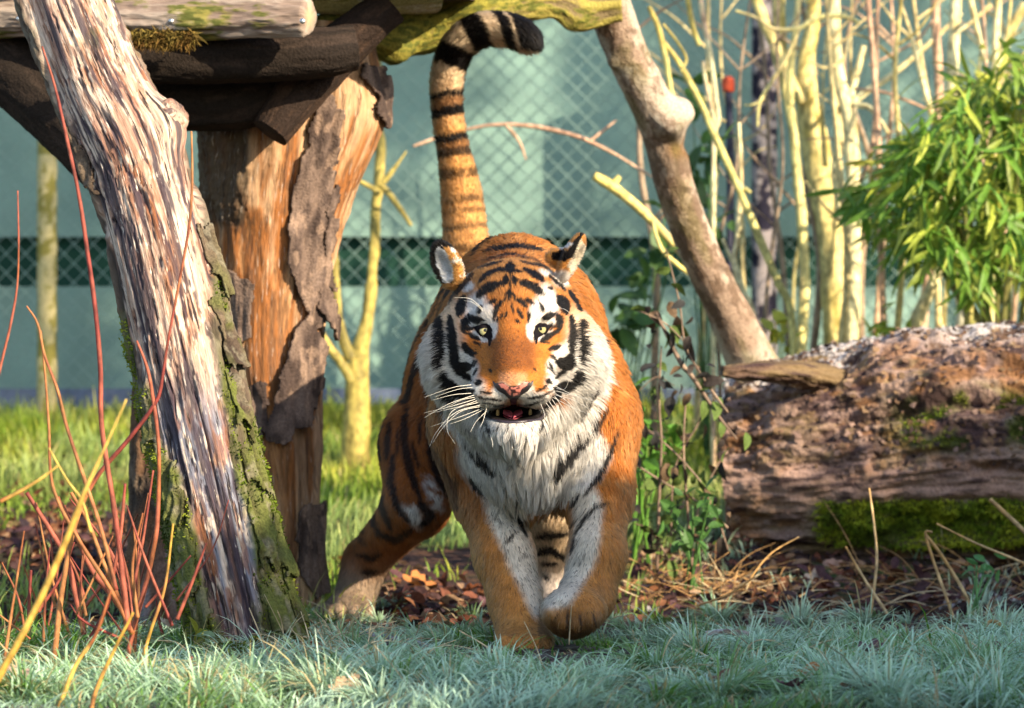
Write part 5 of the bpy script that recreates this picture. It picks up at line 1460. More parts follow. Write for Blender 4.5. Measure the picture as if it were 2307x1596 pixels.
for side, e in EYES.items():
    sp = on_face(np.array([e['c'][0]]), np.array([e['c'][1]]))[0]
    R_ = .0185
    ec = sp + np.array([0, R_ - .0045, 0])
    lat = np.linspace(0, np.pi, 64); lon = np.linspace(0, 2 * np.pi, 64, endpoint=False)
    LA, LO = np.meshgrid(lat, lon, indexing='ij')
    d = st(np.sin(LA) * np.cos(LO), -np.cos(LA), np.sin(LA) * np.sin(LO))
    V = ec + R_ * d.reshape(-1, 3)
    uu_, vv__ = UV(V); ex, ey = (uu_ - 901.1) / KS, (vv__ - 495.6) / KS
    rr = np.hypot(ex - e['c'][0], ey - e['c'][1]); rp = np.hypot(ex - e['pup'][0], ey - e['pup'][1])
    an = np.arctan2(ey - e['c'][1], ex - e['c'][0])
    iris = lerp3(np.tile([.44, .40, .18], (len(V), 1)), np.array([.30, .32, .18]), sstep(10, 30, rr) * .5 + .25 * vnoise(st(np.cos(an) * 9, np.sin(an) * 9, 1.0)))
    ic = lerp3(iris, np.array([.03, .02, .015]), sstep(30, 36, rr))
    ic = lerp3(ic, np.array([.004, .004, .004]), sstep(11.5, 9.5, rp))
    ic[d.reshape(-1, 3)[:, 1] > .2] = .02
    eo = mesh_np('eye', V, grid_faces(64, 64)[:, ::-1], M_eye, ic, parent=tg)
    def ym(P, ec=ec):
        dx, dz = P[:, 0] - ec[0], P[:, 2] - ec[2]
        q = np.sqrt(np.clip((R_ + .0008) ** 2 - dx * dx - dz * dz, 0, 1))
        return np.where(q > 0, ec[1] - q, 1.0)
    face_patch('eyelid', e['outer'], lip_col, .001, 1.6, e['open'], ym, parent=eo)

# ---- whiskers
M_whisk = plain_mat('whisker', (.86, .82, .72), .4, .5, 0, 40, .05, 0)
WH = [[(450, 1032), (330, 1050), (150, 1112)], [(455, 1050), (360, 1062), (215, 1110)], [(452, 1085), (330, 1096), (200, 1130)], [(470, 1095), (300, 1155), (150, 1240)], [(480, 1120), (330, 1165), (150, 1210)], [(490, 1130), (370, 1170), (175, 1215)],
      [(520, 1155), (350, 1205), (235, 1320), (182, 1425)], [(525, 1165), (380, 1200), (270, 1300), (200, 1405)], [(530, 1175), (380, 1232), (190, 1296)], [(500, 1140), (330, 1195), (295, 1310), (345, 1402)], [(540, 1178), (420, 1240), (310, 1280)], [(475, 1110), (380, 1130), (260, 1190)],
      [(560, 1180), (480, 1260), (440, 1330)], [(970, 1040), (1080, 1092), (1270, 1146)], [(975, 1070), (1100, 1105), (1225, 1140)], [(970, 1085), (1060, 1150), (1160, 1270)], [(965, 1100), (1030, 1190), (1090, 1285)], [(950, 1120), (1000, 1200), (1045, 1290)], [(955, 1110), (1080, 1175), (1180, 1215)],
      [(975, 1055), (1030, 1060), (1060, 1000)], [(930, 1130), (985, 1220), (1015, 1300)], [(910, 1140), (960, 1210), (985, 1270)], [(880, 1150), (905, 1220), (895, 1275)], [(965, 1095), (1090, 1130), (1210, 1200)], [(545, 1170), (520, 1260), (500, 1300)],
      [(520, 560), (440, 495), (335, 487)], [(525, 575), (460, 520), (400, 505)], [(890, 480), (898, 440), (905, 415)], [(975, 545), (1030, 560), (1065, 585)], [(545, 1400), (600, 1430), (640, 1400)], [(690, 1395), (720, 1440), (790, 1380)], [(560, 1330), (580, 1400), (575, 1430)], [(840, 1330), (820, 1400), (790, 1420)]]
for i, wpts in enumerate(WH):
    p0 = on_face(np.array([wpts[0][0]]), np.array([wpts[0][1]]))[0]
    rows = [[*p0, 0.0006]]
    for j, (a, b) in enumerate(wpts[1:]):
        y = p0[1] - .035 - .015 * j if i < 25 else p0[1] - .03
        f_ = (j + 1) / (len(wpts) - 1)
        rows.append([*C1(a, b, y), 0.0006 * (1 - .75 * f_)])
    T = Tube(np.array(rows), 20, 5)
    V, F = T.capped(T.verts())
    mesh_np('whisker', V, F, M_whisk, parent=tg)

# ---- the fur itself
fr_ = np.random.default_rng(99)
tri = np.vstack([quads[:, [0, 1, 2]], quads[:, [0, 2, 3]]])
A_, B_, C_ = pts[tri[:, 0]], pts[tri[:, 1]], pts[tri[:, 2]]
area = .5 * np.linalg.norm(np.cross(B_ - A_, C_ - A_), axis=1)
cen = (A_ + B_ + C_) / 3
tn = norm(vn[tri].mean(1))
ht = head_w(cen)
dens = np.where(ht, 3.4, 1.0) * np.where(tn[:, 1] > .45, .35, 1.0) * np.where(cen[:, 1] > .8, .7, 1.0)
prob = area * dens
NF = 330000
idx = fr_.choice(len(tri), NF, p=prob / prob.sum())
r1 = np.sqrt(fr_.uniform(0, 1, NF))[:, None]; r2 = fr_.uniform(0, 1, NF)[:, None]
R0 = A_[idx] * (1 - r1) + B_[idx] * r1 * (1 - r2) + C_[idx] * r1 * r2
N0 = norm(vn[tri[idx, 0]] * (1 - r1) + vn[tri[idx, 1]] * r1 * (1 - r2) + vn[tri[idx, 2]] * r1 * r2)
u_, v_ = UV(R0); fx, fy_ = (u_ - 901.1) / KS, (v_ - 495.6) / KS
hd = head_w(R0)
ft = hd & (R0[:, 1] < .12)
drop = ft & (in_poly(fx, fy_, MOUTHP) | in_poly(fx, fy_, NOSEP))
for e in EYES.values(): drop |= ft & in_poly(fx, fy_, e['outer'])
keep = ~drop
R0, N0, fx, fy_, hd, u_, v_ = R0[keep], N0[keep], fx[keep], fy_[keep], hd[keep], u_[keep], v_[keep]
n = len(R0)
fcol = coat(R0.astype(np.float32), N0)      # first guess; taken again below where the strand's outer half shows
nose = C1(708, 1040, -.17)
# direction the hair lies
flow = np.tile([0, .75, -.65], (n, 1))
tailm = (R0[:, 1] > 1.5) & (R0[:, 2] > .9)
it = np.argmin(((R0[tailm][:, None] - tq[None, :, :3]) ** 2).sum(-1), 1) if tailm.any() else []
td = norm(np.gradient(tq[:, :3], axis=0))
flow[tailm] = td[it]
legm = (~hd) & (R0[:, 2] < .50) & ~tailm
flow[legm] = [0, .15, -1]
chm = (~hd) & (R0[:, 1] < .45) & (v_ > 900) & (v_ < 1160) & (N0[:, 1] < .4)
flow[chm] = [0, -.1, -1]
out = R0 - nose
fd = norm(out * np.array([1.0, .8, 1.0]))
side = sstep(.130, .175, np.abs(R0[:, 0] - HC[0])) * sstep(-.02, .06, HC[2] + .06 - R0[:, 2] + .05)
fd = fd + side[:, None] * np.stack([np.sign(R0[:, 0] - HC[0]) * .9, np.full(n, .1), np.full(n, -.75)], 1)
low = sstep(HC[2] - .10, HC[2] - .16, R0[:, 2])
fd = fd + low[:, None] * np.array([0, -.2, -1.3])
flow[hd] = fd[hd]
rlm_ = (~hd) & (R0[:, 1] > .85) & (u_ > 1120) & (v_ > 1060) & ~tailm
flow[rlm_] = [0, .1, -1]
tang = norm(flow - N0 * np.einsum('ij,ij->i', flow, N0)[:, None])
jit = fr_.normal(0, 1, (n, 3))
L = np.full(n, .024) + .005 * (N0[:, 2] > .5)
L[legm] = .014
L[(v_ > 1330) & legm] = .010
L[chm] = .020 + .034 * sstep(0.55, 0.2, (np.abs(u_[chm] - 1195) / 200.0)) * np.where(fcol[chm].mean(1) > .3, 1, .6)
L[tailm] = .020
bel = (~hd) & (R0[:, 2] < .45) & (R0[:, 1] > .45) & (R0[:, 1] < .85) & (N0[:, 2] < -.2)
L[bel] = .045
rlm = (~hd) & (R0[:, 1] > .85) & (u_ > 1120) & (v_ > 1060)
L[rlm] = .013
rface = np.hypot((fx - 705) / 1.0, (fy_ - 950) / 1.0)
Lh = .0045 + .008 * sstep(120, 420, rface) + .006 * sstep(700, 300, fy_)
Lh = Lh + .040 * side * sstep(.02, .12, HC[2] + .12 - R0[:, 2]) + .028 * low * (np.abs(fx - 710) < 420) * (R0[:, 1] > -.03)
Lh = np.where((fy_ > 1240) & (R0[:, 1] < -.03), .009, Lh)
earm = (fy_ < 420) & ((fx < 400) | (fx > 950)) & (R0[:, 1] > .08)
Lh = np.where(earm, .012, Lh)
L[hd] = Lh[hd]
L *= fr_.uniform(.7, 1.2, n)
lift = np.where(hd, .28, .30)
lift = np.where(earm & hd, .6, lift)
lift = np.where(side * hd > .5, .45, lift)
d0 = norm(tang * (1 - lift)[:, None] + N0 * lift[:, None] + jit * np.where(hd, .10, .13)[:, None])
K = 5
t = np.linspace(0, 1, K)
grav = np.where(hd, .15, .25)
P = R0[:, None] + d0[:, None] * (L[:, None] * t)[..., None] - N0[:, None] * (L * lift * .55)[:, None, None] * (t ** 2)[None, :, None]
P = P + np.array([0, 0, -1.0]) * (L * grav)[:, None, None] * (t ** 2)[None, :, None]
# locks: long hair gathers into tufts
cell = .017
key = np.floor((R0 + .4 * cell * vnoise(R0 * 40)[:, None]) / cell).astype(np.int64)
kk = key[:, 0] * 73856093 ^ key[:, 1] * 19349663 ^ key[:, 2] * 83492791
uq, inv = np.unique(kk, return_inverse=True)
cnt = np.bincount(inv).astype(float)
mean = np.stack([np.bincount(inv, P[:, -1, j]) / cnt for j in range(3)], 1)
dl = np.random.default_rng(5).normal(0, 1, (len(uq), 3))
cl = (np.clip((L - .012) / .03, .0, 1) * .75 + .12) * np.where(hd, .5, 1)
tipm = mean[inv] + dl[inv] * (L * .16)[:, None]
P = P + (tipm - P[:, -1])[:, None] * cl[:, None, None] * (t ** 1.6)[None, :, None]
lockshade = 1 + .10 * dl[inv][:, :1]
mid_ = (.35 * P[:, 2] + .65 * P[:, 3]).astype(np.float32)
same = head_w(mid_) == hd
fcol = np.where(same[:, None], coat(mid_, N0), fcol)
hc = bpy.data.hair_curves.new('fur')
hc.add_curves([K] * n)
hc.attributes['position'].data.foreach_set('vector', P.astype(np.float32).ravel())
ra = hc.attributes.new('radius', 'FLOAT', 'POINT') if 'radius' not in hc.attributes else hc.attributes['radius']
rad0 = np.where(hd, .00052, .0008) * np.where(L > .03, 1.15, 1.0) * fr_.uniform(.75, 1.25, n)
ra.data.foreach_set('value', (rad0[:, None] * np.array([1.0, 1.0, .85, .6, .15])).astype(np.float32).ravel())
fcv = fcol * fr_.uniform(.72, 1.25, (n, 1)) * lockshade
dark = (fr_.uniform(0, 1, n) < np.where(R0[:, 2] < .5, np.where((fcol.mean(1) > .4) & (R0[:, 2] < .34), .09, .02), .04)) & (fcol.mean(1) > .15) & ~hd
fcv[dark] *= .25
ca_ = hc.attributes.new('Col', 'FLOAT_COLOR', 'CURVE')
ca_.data.foreach_set('color', np.concatenate([np.clip(fcv, .003, .85), np.ones((n, 1))], 1).astype(np.float32).ravel())
na_ = hc.attributes.new('skin_normal', 'FLOAT_VECTOR', 'CURVE')
na_.data.foreach_set('vector', N0.astype(np.float32).ravel())
M_fur, t_, b_, N_, L_ = node_mat('fur')
at = N_('ShaderNodeAttribute'); at.attribute_name = 'Col'
an = N_('ShaderNodeAttribute'); an.attribute_name = 'skin_normal'
L_(at.outputs['Color'], b_.inputs['Base Color']); L_(an.outputs['Vector'], b_.inputs['Normal'])
b_.inputs['Roughness'].default_value = .6; b_.inputs['Specular IOR Level'].default_value = .04
hb = N_('ShaderNodeBsdfHairPrincipled'); hb.parametrization = 'COLOR'
L_(at.outputs['Color'], hb.inputs['Color']); hb.inputs['Roughness'].default_value = .4; hb.inputs['Radial Roughness'].default_value = .5
ms = N_('ShaderNodeMixShader'); ms.inputs[0].default_value = .35
L_(b_.outputs[0], ms.inputs[1]); L_(hb.outputs[0], ms.inputs[2]); L_(ms.outputs[0], t_.nodes['Material Output'].inputs[0])
hc.materials.append(M_fur)
fo = link('fur', hc, tg)
# ================================================================ grass, frost, fallen leaves, weeds
def blades(name, n, xr, yr, dens, colf, length, width, seed, label, tuft=9, lean=0.5, spread=0.02):
    """bent grass blades growing in tufts; dens(x, y) keeps 0..1 of them, colf gives base and tip colours"""
    r = np.random.default_rng(seed)
    m = n // tuft
    cx = r.uniform(*xr, m * 3); cyy = r.uniform(*yr, m * 3)
    keep = r.uniform(0, 1, m * 3) < dens(cx, cyy)
    cx, cyy = cx[keep][:m], cyy[keep][:m]
    m = len(cx)
    az = 6.0 * fbm(st(cx * 2.2, cyy * 2.2, 4.0), 2) + r.normal(0, .7, m)
    x = np.repeat(cx, tuft) + r.normal(0, spread, m * tuft); y = np.repeat(cyy, tuft) + r.normal(0, spread, m * tuft)
    a = np.repeat(az, tuft) + r.normal(0, .9, m * tuft)
    N = len(x)
    Lm, wm = length(x, y), width
    L = Lm * r.lognormal(0, .3, N)
    ln = np.clip(lean + r.normal(0, .25, N), .05, 1.3)
    d = st(np.cos(a), np.sin(a), 0.0)
    s = st(-np.sin(a), np.cos(a), 0.0)
    tw = r.normal(0, .5, N)
    s = norm(s + d * tw[:, None])
    z0 = gz(x, y) - .004
    b = st(x, y, z0)
    t = np.array([0, .35, .7, 1.0])
    ht = (t[None] - .45 * ln[:, None] * t[None] ** 2.2) * L[:, None]
    hz = (ln[:, None] * t[None] ** 1.7) * L[:, None] * .95
    c = b[:, None] + d[:, None] * hz[..., None] + np.array([0, 0, 1.0]) * ht[..., None]
    w = wm * r.uniform(.7, 1.3, N)[:, None] * np.array([.8, 1.0, .75, .08])
    Lf = c - s[:, None] * w[..., None]; Rt = c + s[:, None] * w[..., None]
    V = np.stack([Lf, Rt], 2).reshape(N, 8, 3)
    k = np.arange(N)[:, None, None] * 8
    F = (k + np.array([[0, 1, 3, 2], [2, 3, 5, 4], [4, 5, 7, 6]])[None]).reshape(-1, 4)
    cb, ct = colf(x, y, r)
    cc = cb[:, None] * (1 - t[None, :, None]) + ct[:, None] * t[None, :, None]
    cc = np.repeat(cc, 2, 1)
    o = mesh_np(name, V.reshape(-1, 3), F, M_grass, cc.reshape(-1, 3), smooth=True)
    tag(o, label, kind='stuff')
    return o

def bare(x, y):
    """bare dark soil: the trodden strip between the frosted grass and the log, and the litter on the left"""
    a = 1.15 * np.exp(-((y - 1.95 - .3 * vnoise(st(x * 1.5, 0 * x, 0 * x + 2))) / 1.2) ** 4) * sstep(-.45, -.3, x)
    b = np.exp(-((x + 1.15) / .55) ** 2 - ((y - 2.6) / 1.35) ** 2) * 1.25
    return np.clip(a + b, 0, 1)

FR = np.array([.70, .94, .70]); FRD = np.array([.15, .26, .16]); GRN = np.array([.10, .22, .025]); STRAW = np.array([.56, .44, .22]); LUSH = np.array([.27, .42, .04]); YEL = np.array([.55, .50, .07])
def col_front(x, y, r):
    n = len(x)
    fz = np.clip(.66 + 1.3 * fbm(st(x * 3.6, y * 3.6, 9.0), 3) - .75 * sstep(.3, .9, y) * (x < .3) - .9 * np.exp(-((x - .0) / .22) ** 2 - ((y + .1) / .35) ** 2) - .35 * sstep(-.35, -.75, x) * sstep(-.9, -.3, y) + r.normal(0, .22, n), 0, 1)
    base = lerp3(np.tile(GRN, (n, 1)), FRD, fz); tip = lerp3(np.tile(GRN * 1.5, (n, 1)), FR, fz)
    sr = (r.uniform(0, 1, n) < .07 + .25 * np.exp(-((x + .35) / .14) ** 2 - ((y + .1) / .3) ** 2))
    base[sr] = STRAW * .6; tip[sr] = STRAW * r.uniform(.7, 1.2, (sr.sum(), 1))
    return base * r.uniform(.75, 1.2, (n, 1)), tip * r.uniform(.75, 1.2, (n, 1))
blades('frosted_grass', 32000, (-1.25, 1.45), (-1.9, 1.1), lambda x, y: np.clip(.95 + .45 * fbm(st(x * 3.4, y * 3.4, 1.0), 3), 0, 1) * np.clip(1 - 1.05 * bare(x, y), 0, 1) * (1 - .80 * np.exp(-((x - .10) / .24) ** 4 - ((y + .35) / .48) ** 4)) * (1 - .95 * np.exp(-((x + .25) / .13) ** 4 - ((y + .22) / .28) ** 4)) * (1 - .95 * sstep(.30, .75, y + .25 * vnoise(st(x * 2.5, y * 2.5, 30.0)))), col_front,
       lambda x, y: (.062 + .040 * fbm(st(x * 3, y * 3, 2.0), 2)) * (1 - .62 * np.exp(-((x - .10) / .24) ** 4 - ((y + .35) / .5) ** 4)) * (1 - .4 * sstep(-.1, .5, y)), .0020, 51, 'short frosted grass in shade across the front', tuft=14, lean=.95, spread=.026)
def ydep(v):
    ys = np.linspace(-2, 6.3, 600)
    vs = 798 - (gz(0 * ys, ys) - CAM_H) * 10000 / (CAM_D + ys)
    return float(ys[np.argmin(np.abs(vs - v))])
# frosted tussocks: domes of long drooping blades
tr = np.random.default_rng(61)
TU = []
for (u, v, n_, L) in [(1480, 1540, 190, .12), (1900, 1570, 200, .13), (1700, 1480, 150, .10), (2200, 1540, 200, .13), (2050, 1470, 150, .10), (150, 1545, 200, .13), (330, 1560, 170, .12), (560, 1560, 190, .12), (1010, 1570, 180, .12), (860, 1550, 160, .11), (1250, 1580, 190, .12), (1620, 1590, 190, .12),
                      (1330, 1490, 120, .09), (1800, 1420, 130, .09), (1620, 1400, 150, .10), (2260, 1450, 130, .10), (740, 1580, 150, .11), (60, 1590, 150, .12), (2000, 1600, 180, .12), (1120, 1500, 130, .085), (1560, 1450, 120, .09), (1950, 1420, 120, .09), (690, 1520, 120, .09), (450, 1590, 150, .11)]:
    y = ydep(v); x = W(u, v, y)[0]
    TU.append((x, y, n_, L))
for k in range(60):
    TU.append((tr.uniform(-1.0, 1.4), tr.uniform(.2, 1.7), int(tr.uniform(25, 60)), tr.uniform(.04, .075)))
for k in range(110):
    TU.append((tr.uniform(-1.1, 1.3), tr.uniform(-1.7, .1), int(tr.uniform(60, 120)), tr.uniform(.07, .11)))
TU = [t_ for t_ in TU if not (-.14 < t_[0] < .34 and -.80 < t_[1] < .2)]
def tussocks(name, TU, label, seed):
    r = np.random.default_rng(seed)
    cx = np.concatenate([np.full(n_, x) for x, y, n_, L in TU]); cyy = np.concatenate([np.full(n_, y) for x, y, n_, L in TU]); Ls = np.concatenate([np.full(n_, L) for x, y, n_, L in TU])
    lean_ = np.concatenate([np.full(n_, r.uniform(0, 6.28)) for x, y, n_, L in TU])
    N = len(cx)
    a = r.uniform(0, 2 * np.pi, N); a = a + .8 * np.sin(lean_ - a)
    rad = .035 * np.sqrt(r.uniform(0, 1, N)) * (Ls / .1)
    d = st(np.cos(a), np.sin(a), 0.0); s = st(-np.sin(a), np.cos(a), 0.0)
    s = norm(s + np.array([0, 0, 1.0]) * r.normal(0, .35, N)[:, None])
    b = st(cx + d[:, 0] * rad, cyy + d[:, 1] * rad, 0.0); b[:, 2] = gz(b[:, 0], b[:, 1]) - .004
    L = Ls * r.lognormal(0, .22, N); ln = np.clip(r.normal(.85, .25, N), .2, 1.4)
    t = np.array([0, .25, .5, .75, 1.0])
    ht = (t[None] - .62 * ln[:, None] * t[None] ** 2) * L[:, None]; hz = .85 * ln[:, None] * t[None] ** 1.4 * L[:, None]
    c = b[:, None] + d[:, None] * hz[..., None] + np.array([0, 0, 1.0]) * ht[..., None]
    w = (.0021 * r.uniform(.6, 1.3, N))[:, None] * np.array([.8, 1, .9, .65, .08])
    V = np.stack([c - s[:, None] * w[..., None], c + s[:, None] * w[..., None]], 2).reshape(N, 10, 3)
    k = np.arange(N)[:, None, None] * 10
    F = (k + np.array([[0, 1, 3, 2], [2, 3, 5, 4], [4, 5, 7, 6], [6, 7, 9, 8]])[None]).reshape(-1, 4)
    toff = np.concatenate([np.full(n_, r.normal(0, .38)) for x, y, n_, L in TU])
    fz = np.clip(.72 + toff + r.normal(0, .2, N) - .6 * np.exp(-((cx - .02) / .2) ** 2 - ((cyy + .25) / .25) ** 2), 0, 1)
    base = lerp3(np.tile(GRN * .7, (N, 1)), FRD * .7, fz); tip = lerp3(np.tile(GRN * 1.6, (N, 1)), FR * 1.05, fz)
    sr = r.uniform(0, 1, N) < .12 + .25 * (cx < -.3) * (cyy < -.2)
    tip[sr] = STRAW * r.uniform(.8, 1.25, (sr.sum(), 1))
    cc = base[:, None] * (1 - t[None, :, None]) + tip[:, None] * t[None, :, None]
    o = mesh_np(name, V.reshape(-1, 3), F, M_grass, np.clip(np.repeat(cc, 2, 1).reshape(-1, 3), 0, .9))
    tag(o, label, kind='stuff')
tussocks('frosted_tussocks', TU, 'drooping frosted grass tussocks across the front', 62)
def col_back(x, y, r):
    n = len(x)
    yl = np.clip(.35 + 1.0 * fbm(st(x * 1.6, y * 1.6, 5.0), 3) + r.normal(0, .2, n), 0, 1)
    fz = np.clip(sstep(.35, .7, x) * sstep(3.6, 2.6, y) * .9 + .5 * fbm(st(x * 2, y * 2, 13.0), 2), 0, 1)
    base = lerp3(np.tile(GRN * .8, (n, 1)), LUSH * .7, yl); tip = lerp3(np.tile(LUSH, (n, 1)), YEL, yl)
    base = lerp3(base, FRD, fz); tip = lerp3(tip, FR * .9, fz)
    sr = r.uniform(0, 1, n) < .06
    tip[sr] = STRAW
    return base * r.uniform(.75, 1.2, (n, 1)), tip * r.uniform(.75, 1.2, (n, 1))
blades('meadow_grass', 52000, (-2.2, 2.4), (.9, 6.2), lambda x, y: np.clip(1.0 + .6 * fbm(st(x * 2.4, y * 2.4, 3.0), 3), 0, 1) * np.clip(1 - 1.02 * bare(x, y), 0.015, 1) * sstep(.9, 1.6, y), col_back,
       lambda x, y: .075 + .035 * fbm(st(x * 2, y * 2, 8.0), 2), .0026, 52, 'sunlit green grass between the platform and the fence', tuft=13, lean=.5, spread=.035)

# ---- fallen leaves
def dry_leaf(seed, lobes=0, n=26):
    r = np.random.default_rng(seed)
    a = np.linspace(0, 2 * np.pi, n, endpoint=False)
    if lobes: rad = .62 + .38 * np.abs(np.cos(lobes * a / 2)) ** .7
    else: rad = .5 + .5 * np.abs(np.cos(a)) ** 1.4
    rad = rad * r.uniform(.9, 1.1, n)
    x, y = rad * np.cos(a), rad * np.sin(a) * (.9 if lobes else .8)
    cu, tw = r.uniform(.3, .8), r.uniform(-.4, .4)
    zf = lambda x, y: cu * (y * y) * .9 + .25 * x * x * r.choice([-1, 1]) + tw * x * y
    ring = np.stack([x, y, zf(x, y) + r.normal(0, .03, n)], 1)
    mid = np.stack([x * .5, y * .5, zf(x * .5, y * .5) + r.normal(0, .02, n)], 1)
    v = np.vstack([[[0, 0, 0]], mid, ring])
    i = np.arange(n); j = (i + 1) % n
    f3 = np.stack([np.zeros(n, int), 1 + i, 1 + j], 1)
    f4 = np.stack([1 + i, 1 + n + i, 1 + n + j, 1 + j], 1)
    return v, [f4, f3]
LEAFC = {'orange': (.42, .17, .055), 'tan': (.50, .33, .20), 'beige': (.60, .46, .33), 'brown': (.17, .085, .05), 'dark': (.055, .03, .03), 'purple': (.12, .06, .07), 'rust': (.26, .09, .04), 'pink': (.42, .27, .22), 'grey': (.36, .34, .34)}
LEAFM = {}
def leaf_mesh(col, k):
    key = (col, k % 4)
    if key not in LEAFM:
        v, f = dry_leaf(100 + 7 * (k % 4) + len(col), lobes=(5 if k % 2 else 0))
        nn_ = vnoise(v * 3 + len(col))
        o = mesh_np('fallen_leaf', v, f, M_dryleaf, np.array(LEAFC[col]) * (1 + .35 * nn_[:, None]))
        LEAFM[key] = o.data; bpy.data.objects.remove(o)
    return LEAFM[key]
def fallen(u, v, y, size, col, label, group=None, k=0, up=None):
    x, _, z = W(u, v, y)
    o = bpy.data.objects.new('fallen_leaf', leaf_mesh(col, k)); COL.objects.link(o)
    o.location = (x, y, max(z, float(gz(x, y)) + .006 + (.030 if y < .5 else 0))); s = size / 2
    o.scale = (s, s, s)
    r = random.Random(int(u * 31 + v))
    o.rotation_euler = up or (r.uniform(-.5, .5), r.uniform(-.5, .5), r.uniform(0, 6.28))
    tag(o, label, 'leaf', group)
    return o
for i, (u, v, s, c, l) in enumerate([
    (1885, 1275, .075, 'pink', 'pink leaf standing upright against the front of the log'), (1838, 1308, .085, 'beige', 'pale beige leaf lying flat in front of the log'), (1790, 1262, .06, 'tan', 'small tan leaf at the foot of the log'),
    (945, 1322, .11, 'orange', 'large orange leaf on the dark soil behind the planted forepaw'), (1000, 1330, .10, 'tan', 'curled tan leaf beside the large orange leaf'), (1060, 1328, .06, 'rust', 'small rust leaf close to the planted foreleg'),
    (765, 1272, .09, 'orange', 'orange leaf between the stout post and the hind leg'), (905, 1270, .05, 'tan', 'small tan leaf in the grass behind the tiger'), (1060, 1180, .06, 'rust', 'rust leaf high in the grass beside the foreleg'),
    (1765, 1442, .075, 'grey', 'frosted grey curled leaf in the middle of the frosted grass'), (1822, 1545, .075, 'orange', 'bright orange leaf in the frosted grass at the bottom'), (1968, 1498, .085, 'purple', 'purple frosted leaf domed over the grass'),
    (2075, 1520, .07, 'dark', 'dark crumpled leaf right of the purple frosted leaf'), (2105, 1548, .06, 'dark', 'dark torn leaf at the lower right'), (2235, 1490, .09, 'pink', 'pinkish lobed leaf near the right edge'), (1780, 1585, .06, 'purple', 'dark red leaf at the bottom edge'),
    (1935, 1588, .08, 'brown', 'brown leaf rising from the bottom edge right of the middle'), (1700, 1555, .055, 'brown', 'small brown leaf left of the bright orange leaf'), (1625, 1555, .05, 'brown', 'small brown leaf deep in the frosted grass'),
    (780, 1580, .08, 'tan', 'curled tan leaf at the bottom left of the middle'), (640, 1540, .06, 'brown', 'brown leaf below the leaning trunk foot'), (30, 1555, .08, 'pink', 'pale pink leaf at the bottom left corner'), (590, 1450, .05, 'brown', 'brown leaf against the foot of the leaning trunk'),
    (462, 1428, .06, 'beige', 'pale leaf caught at the foot of the leaning trunk'), (700, 1480, .09, 'rust', 'rust brown strip of leaf right of the leaning trunk foot'), (380, 1440, .07, 'grey', 'grey frosted leaf left of the leaning trunk foot'), (2130, 1400, .05, 'rust', 'rust leaf on the bare soil at the right'),
    (1440, 1365, .05, 'pink', 'pale leaf on the bare soil between paw and log'), (1580, 1335, .07, 'tan', 'tan leaf in the dry stalks before the log'), (1665, 1300, .06, 'orange', 'orange leaf in the dry stalks before the log')]):
    y = ydep(v + 10)
    fallen(u, v, y, s, c, l, k=i, up=((1.4, .2, .3) if i == 0 else (.5, 0, .2) if i == 1 else None))
lr = np.random.default_rng(77)
for i in range(150):
    u, v = lr.normal(180, 120), lr.normal(1250, 85)
    if not (-60 < u < 420 and 1080 < v < 1410): continue
    fallen(u, v, ydep(v), lr.uniform(.04, .085), (c_ := str(lr.choice(['brown', 'rust', 'dark', 'purple', 'tan', 'dark', 'brown']))), c_ + ' leaf in the dark litter left of the leaning trunk', 'leaves in the litter on the left', k=i)
for i in range(70):
    u, v = lr.uniform(860, 1100), lr.normal(1375, 22)
    fallen(u, v, ydep(v), lr.uniform(.03, .06), (c_ := str(lr.choice(['purple', 'dark', 'dark', 'brown']))), c_ + ' leaf on the trodden soil behind the planted forepaw', 'dark leaves behind the forepaw', k=i)
for i in range(90):
    u, v = lr.uniform(1420, 2330), lr.normal(1345, 26)
    fallen(u, v, ydep(v), lr.uniform(.03, .06), (c_ := str(lr.choice(['purple', 'dark', 'brown', 'rust', 'pink', 'grey']))), 'withered ' + c_ + ' leaf on the bare soil in front of the log', 'leaves on the bare soil before the log', k=i)
for i in range(40):
    u, v = lr.uniform(720, 1050), lr.uniform(1000, 1300)
    fallen(u, v, ydep(v), lr.uniform(.03, .06), (c_ := str(lr.choice(['orange', 'tan', 'brown']))), 'fallen ' + c_ + ' leaf in the sunlit grass behind the tiger', 'leaves in the sunlit grass', k=i)

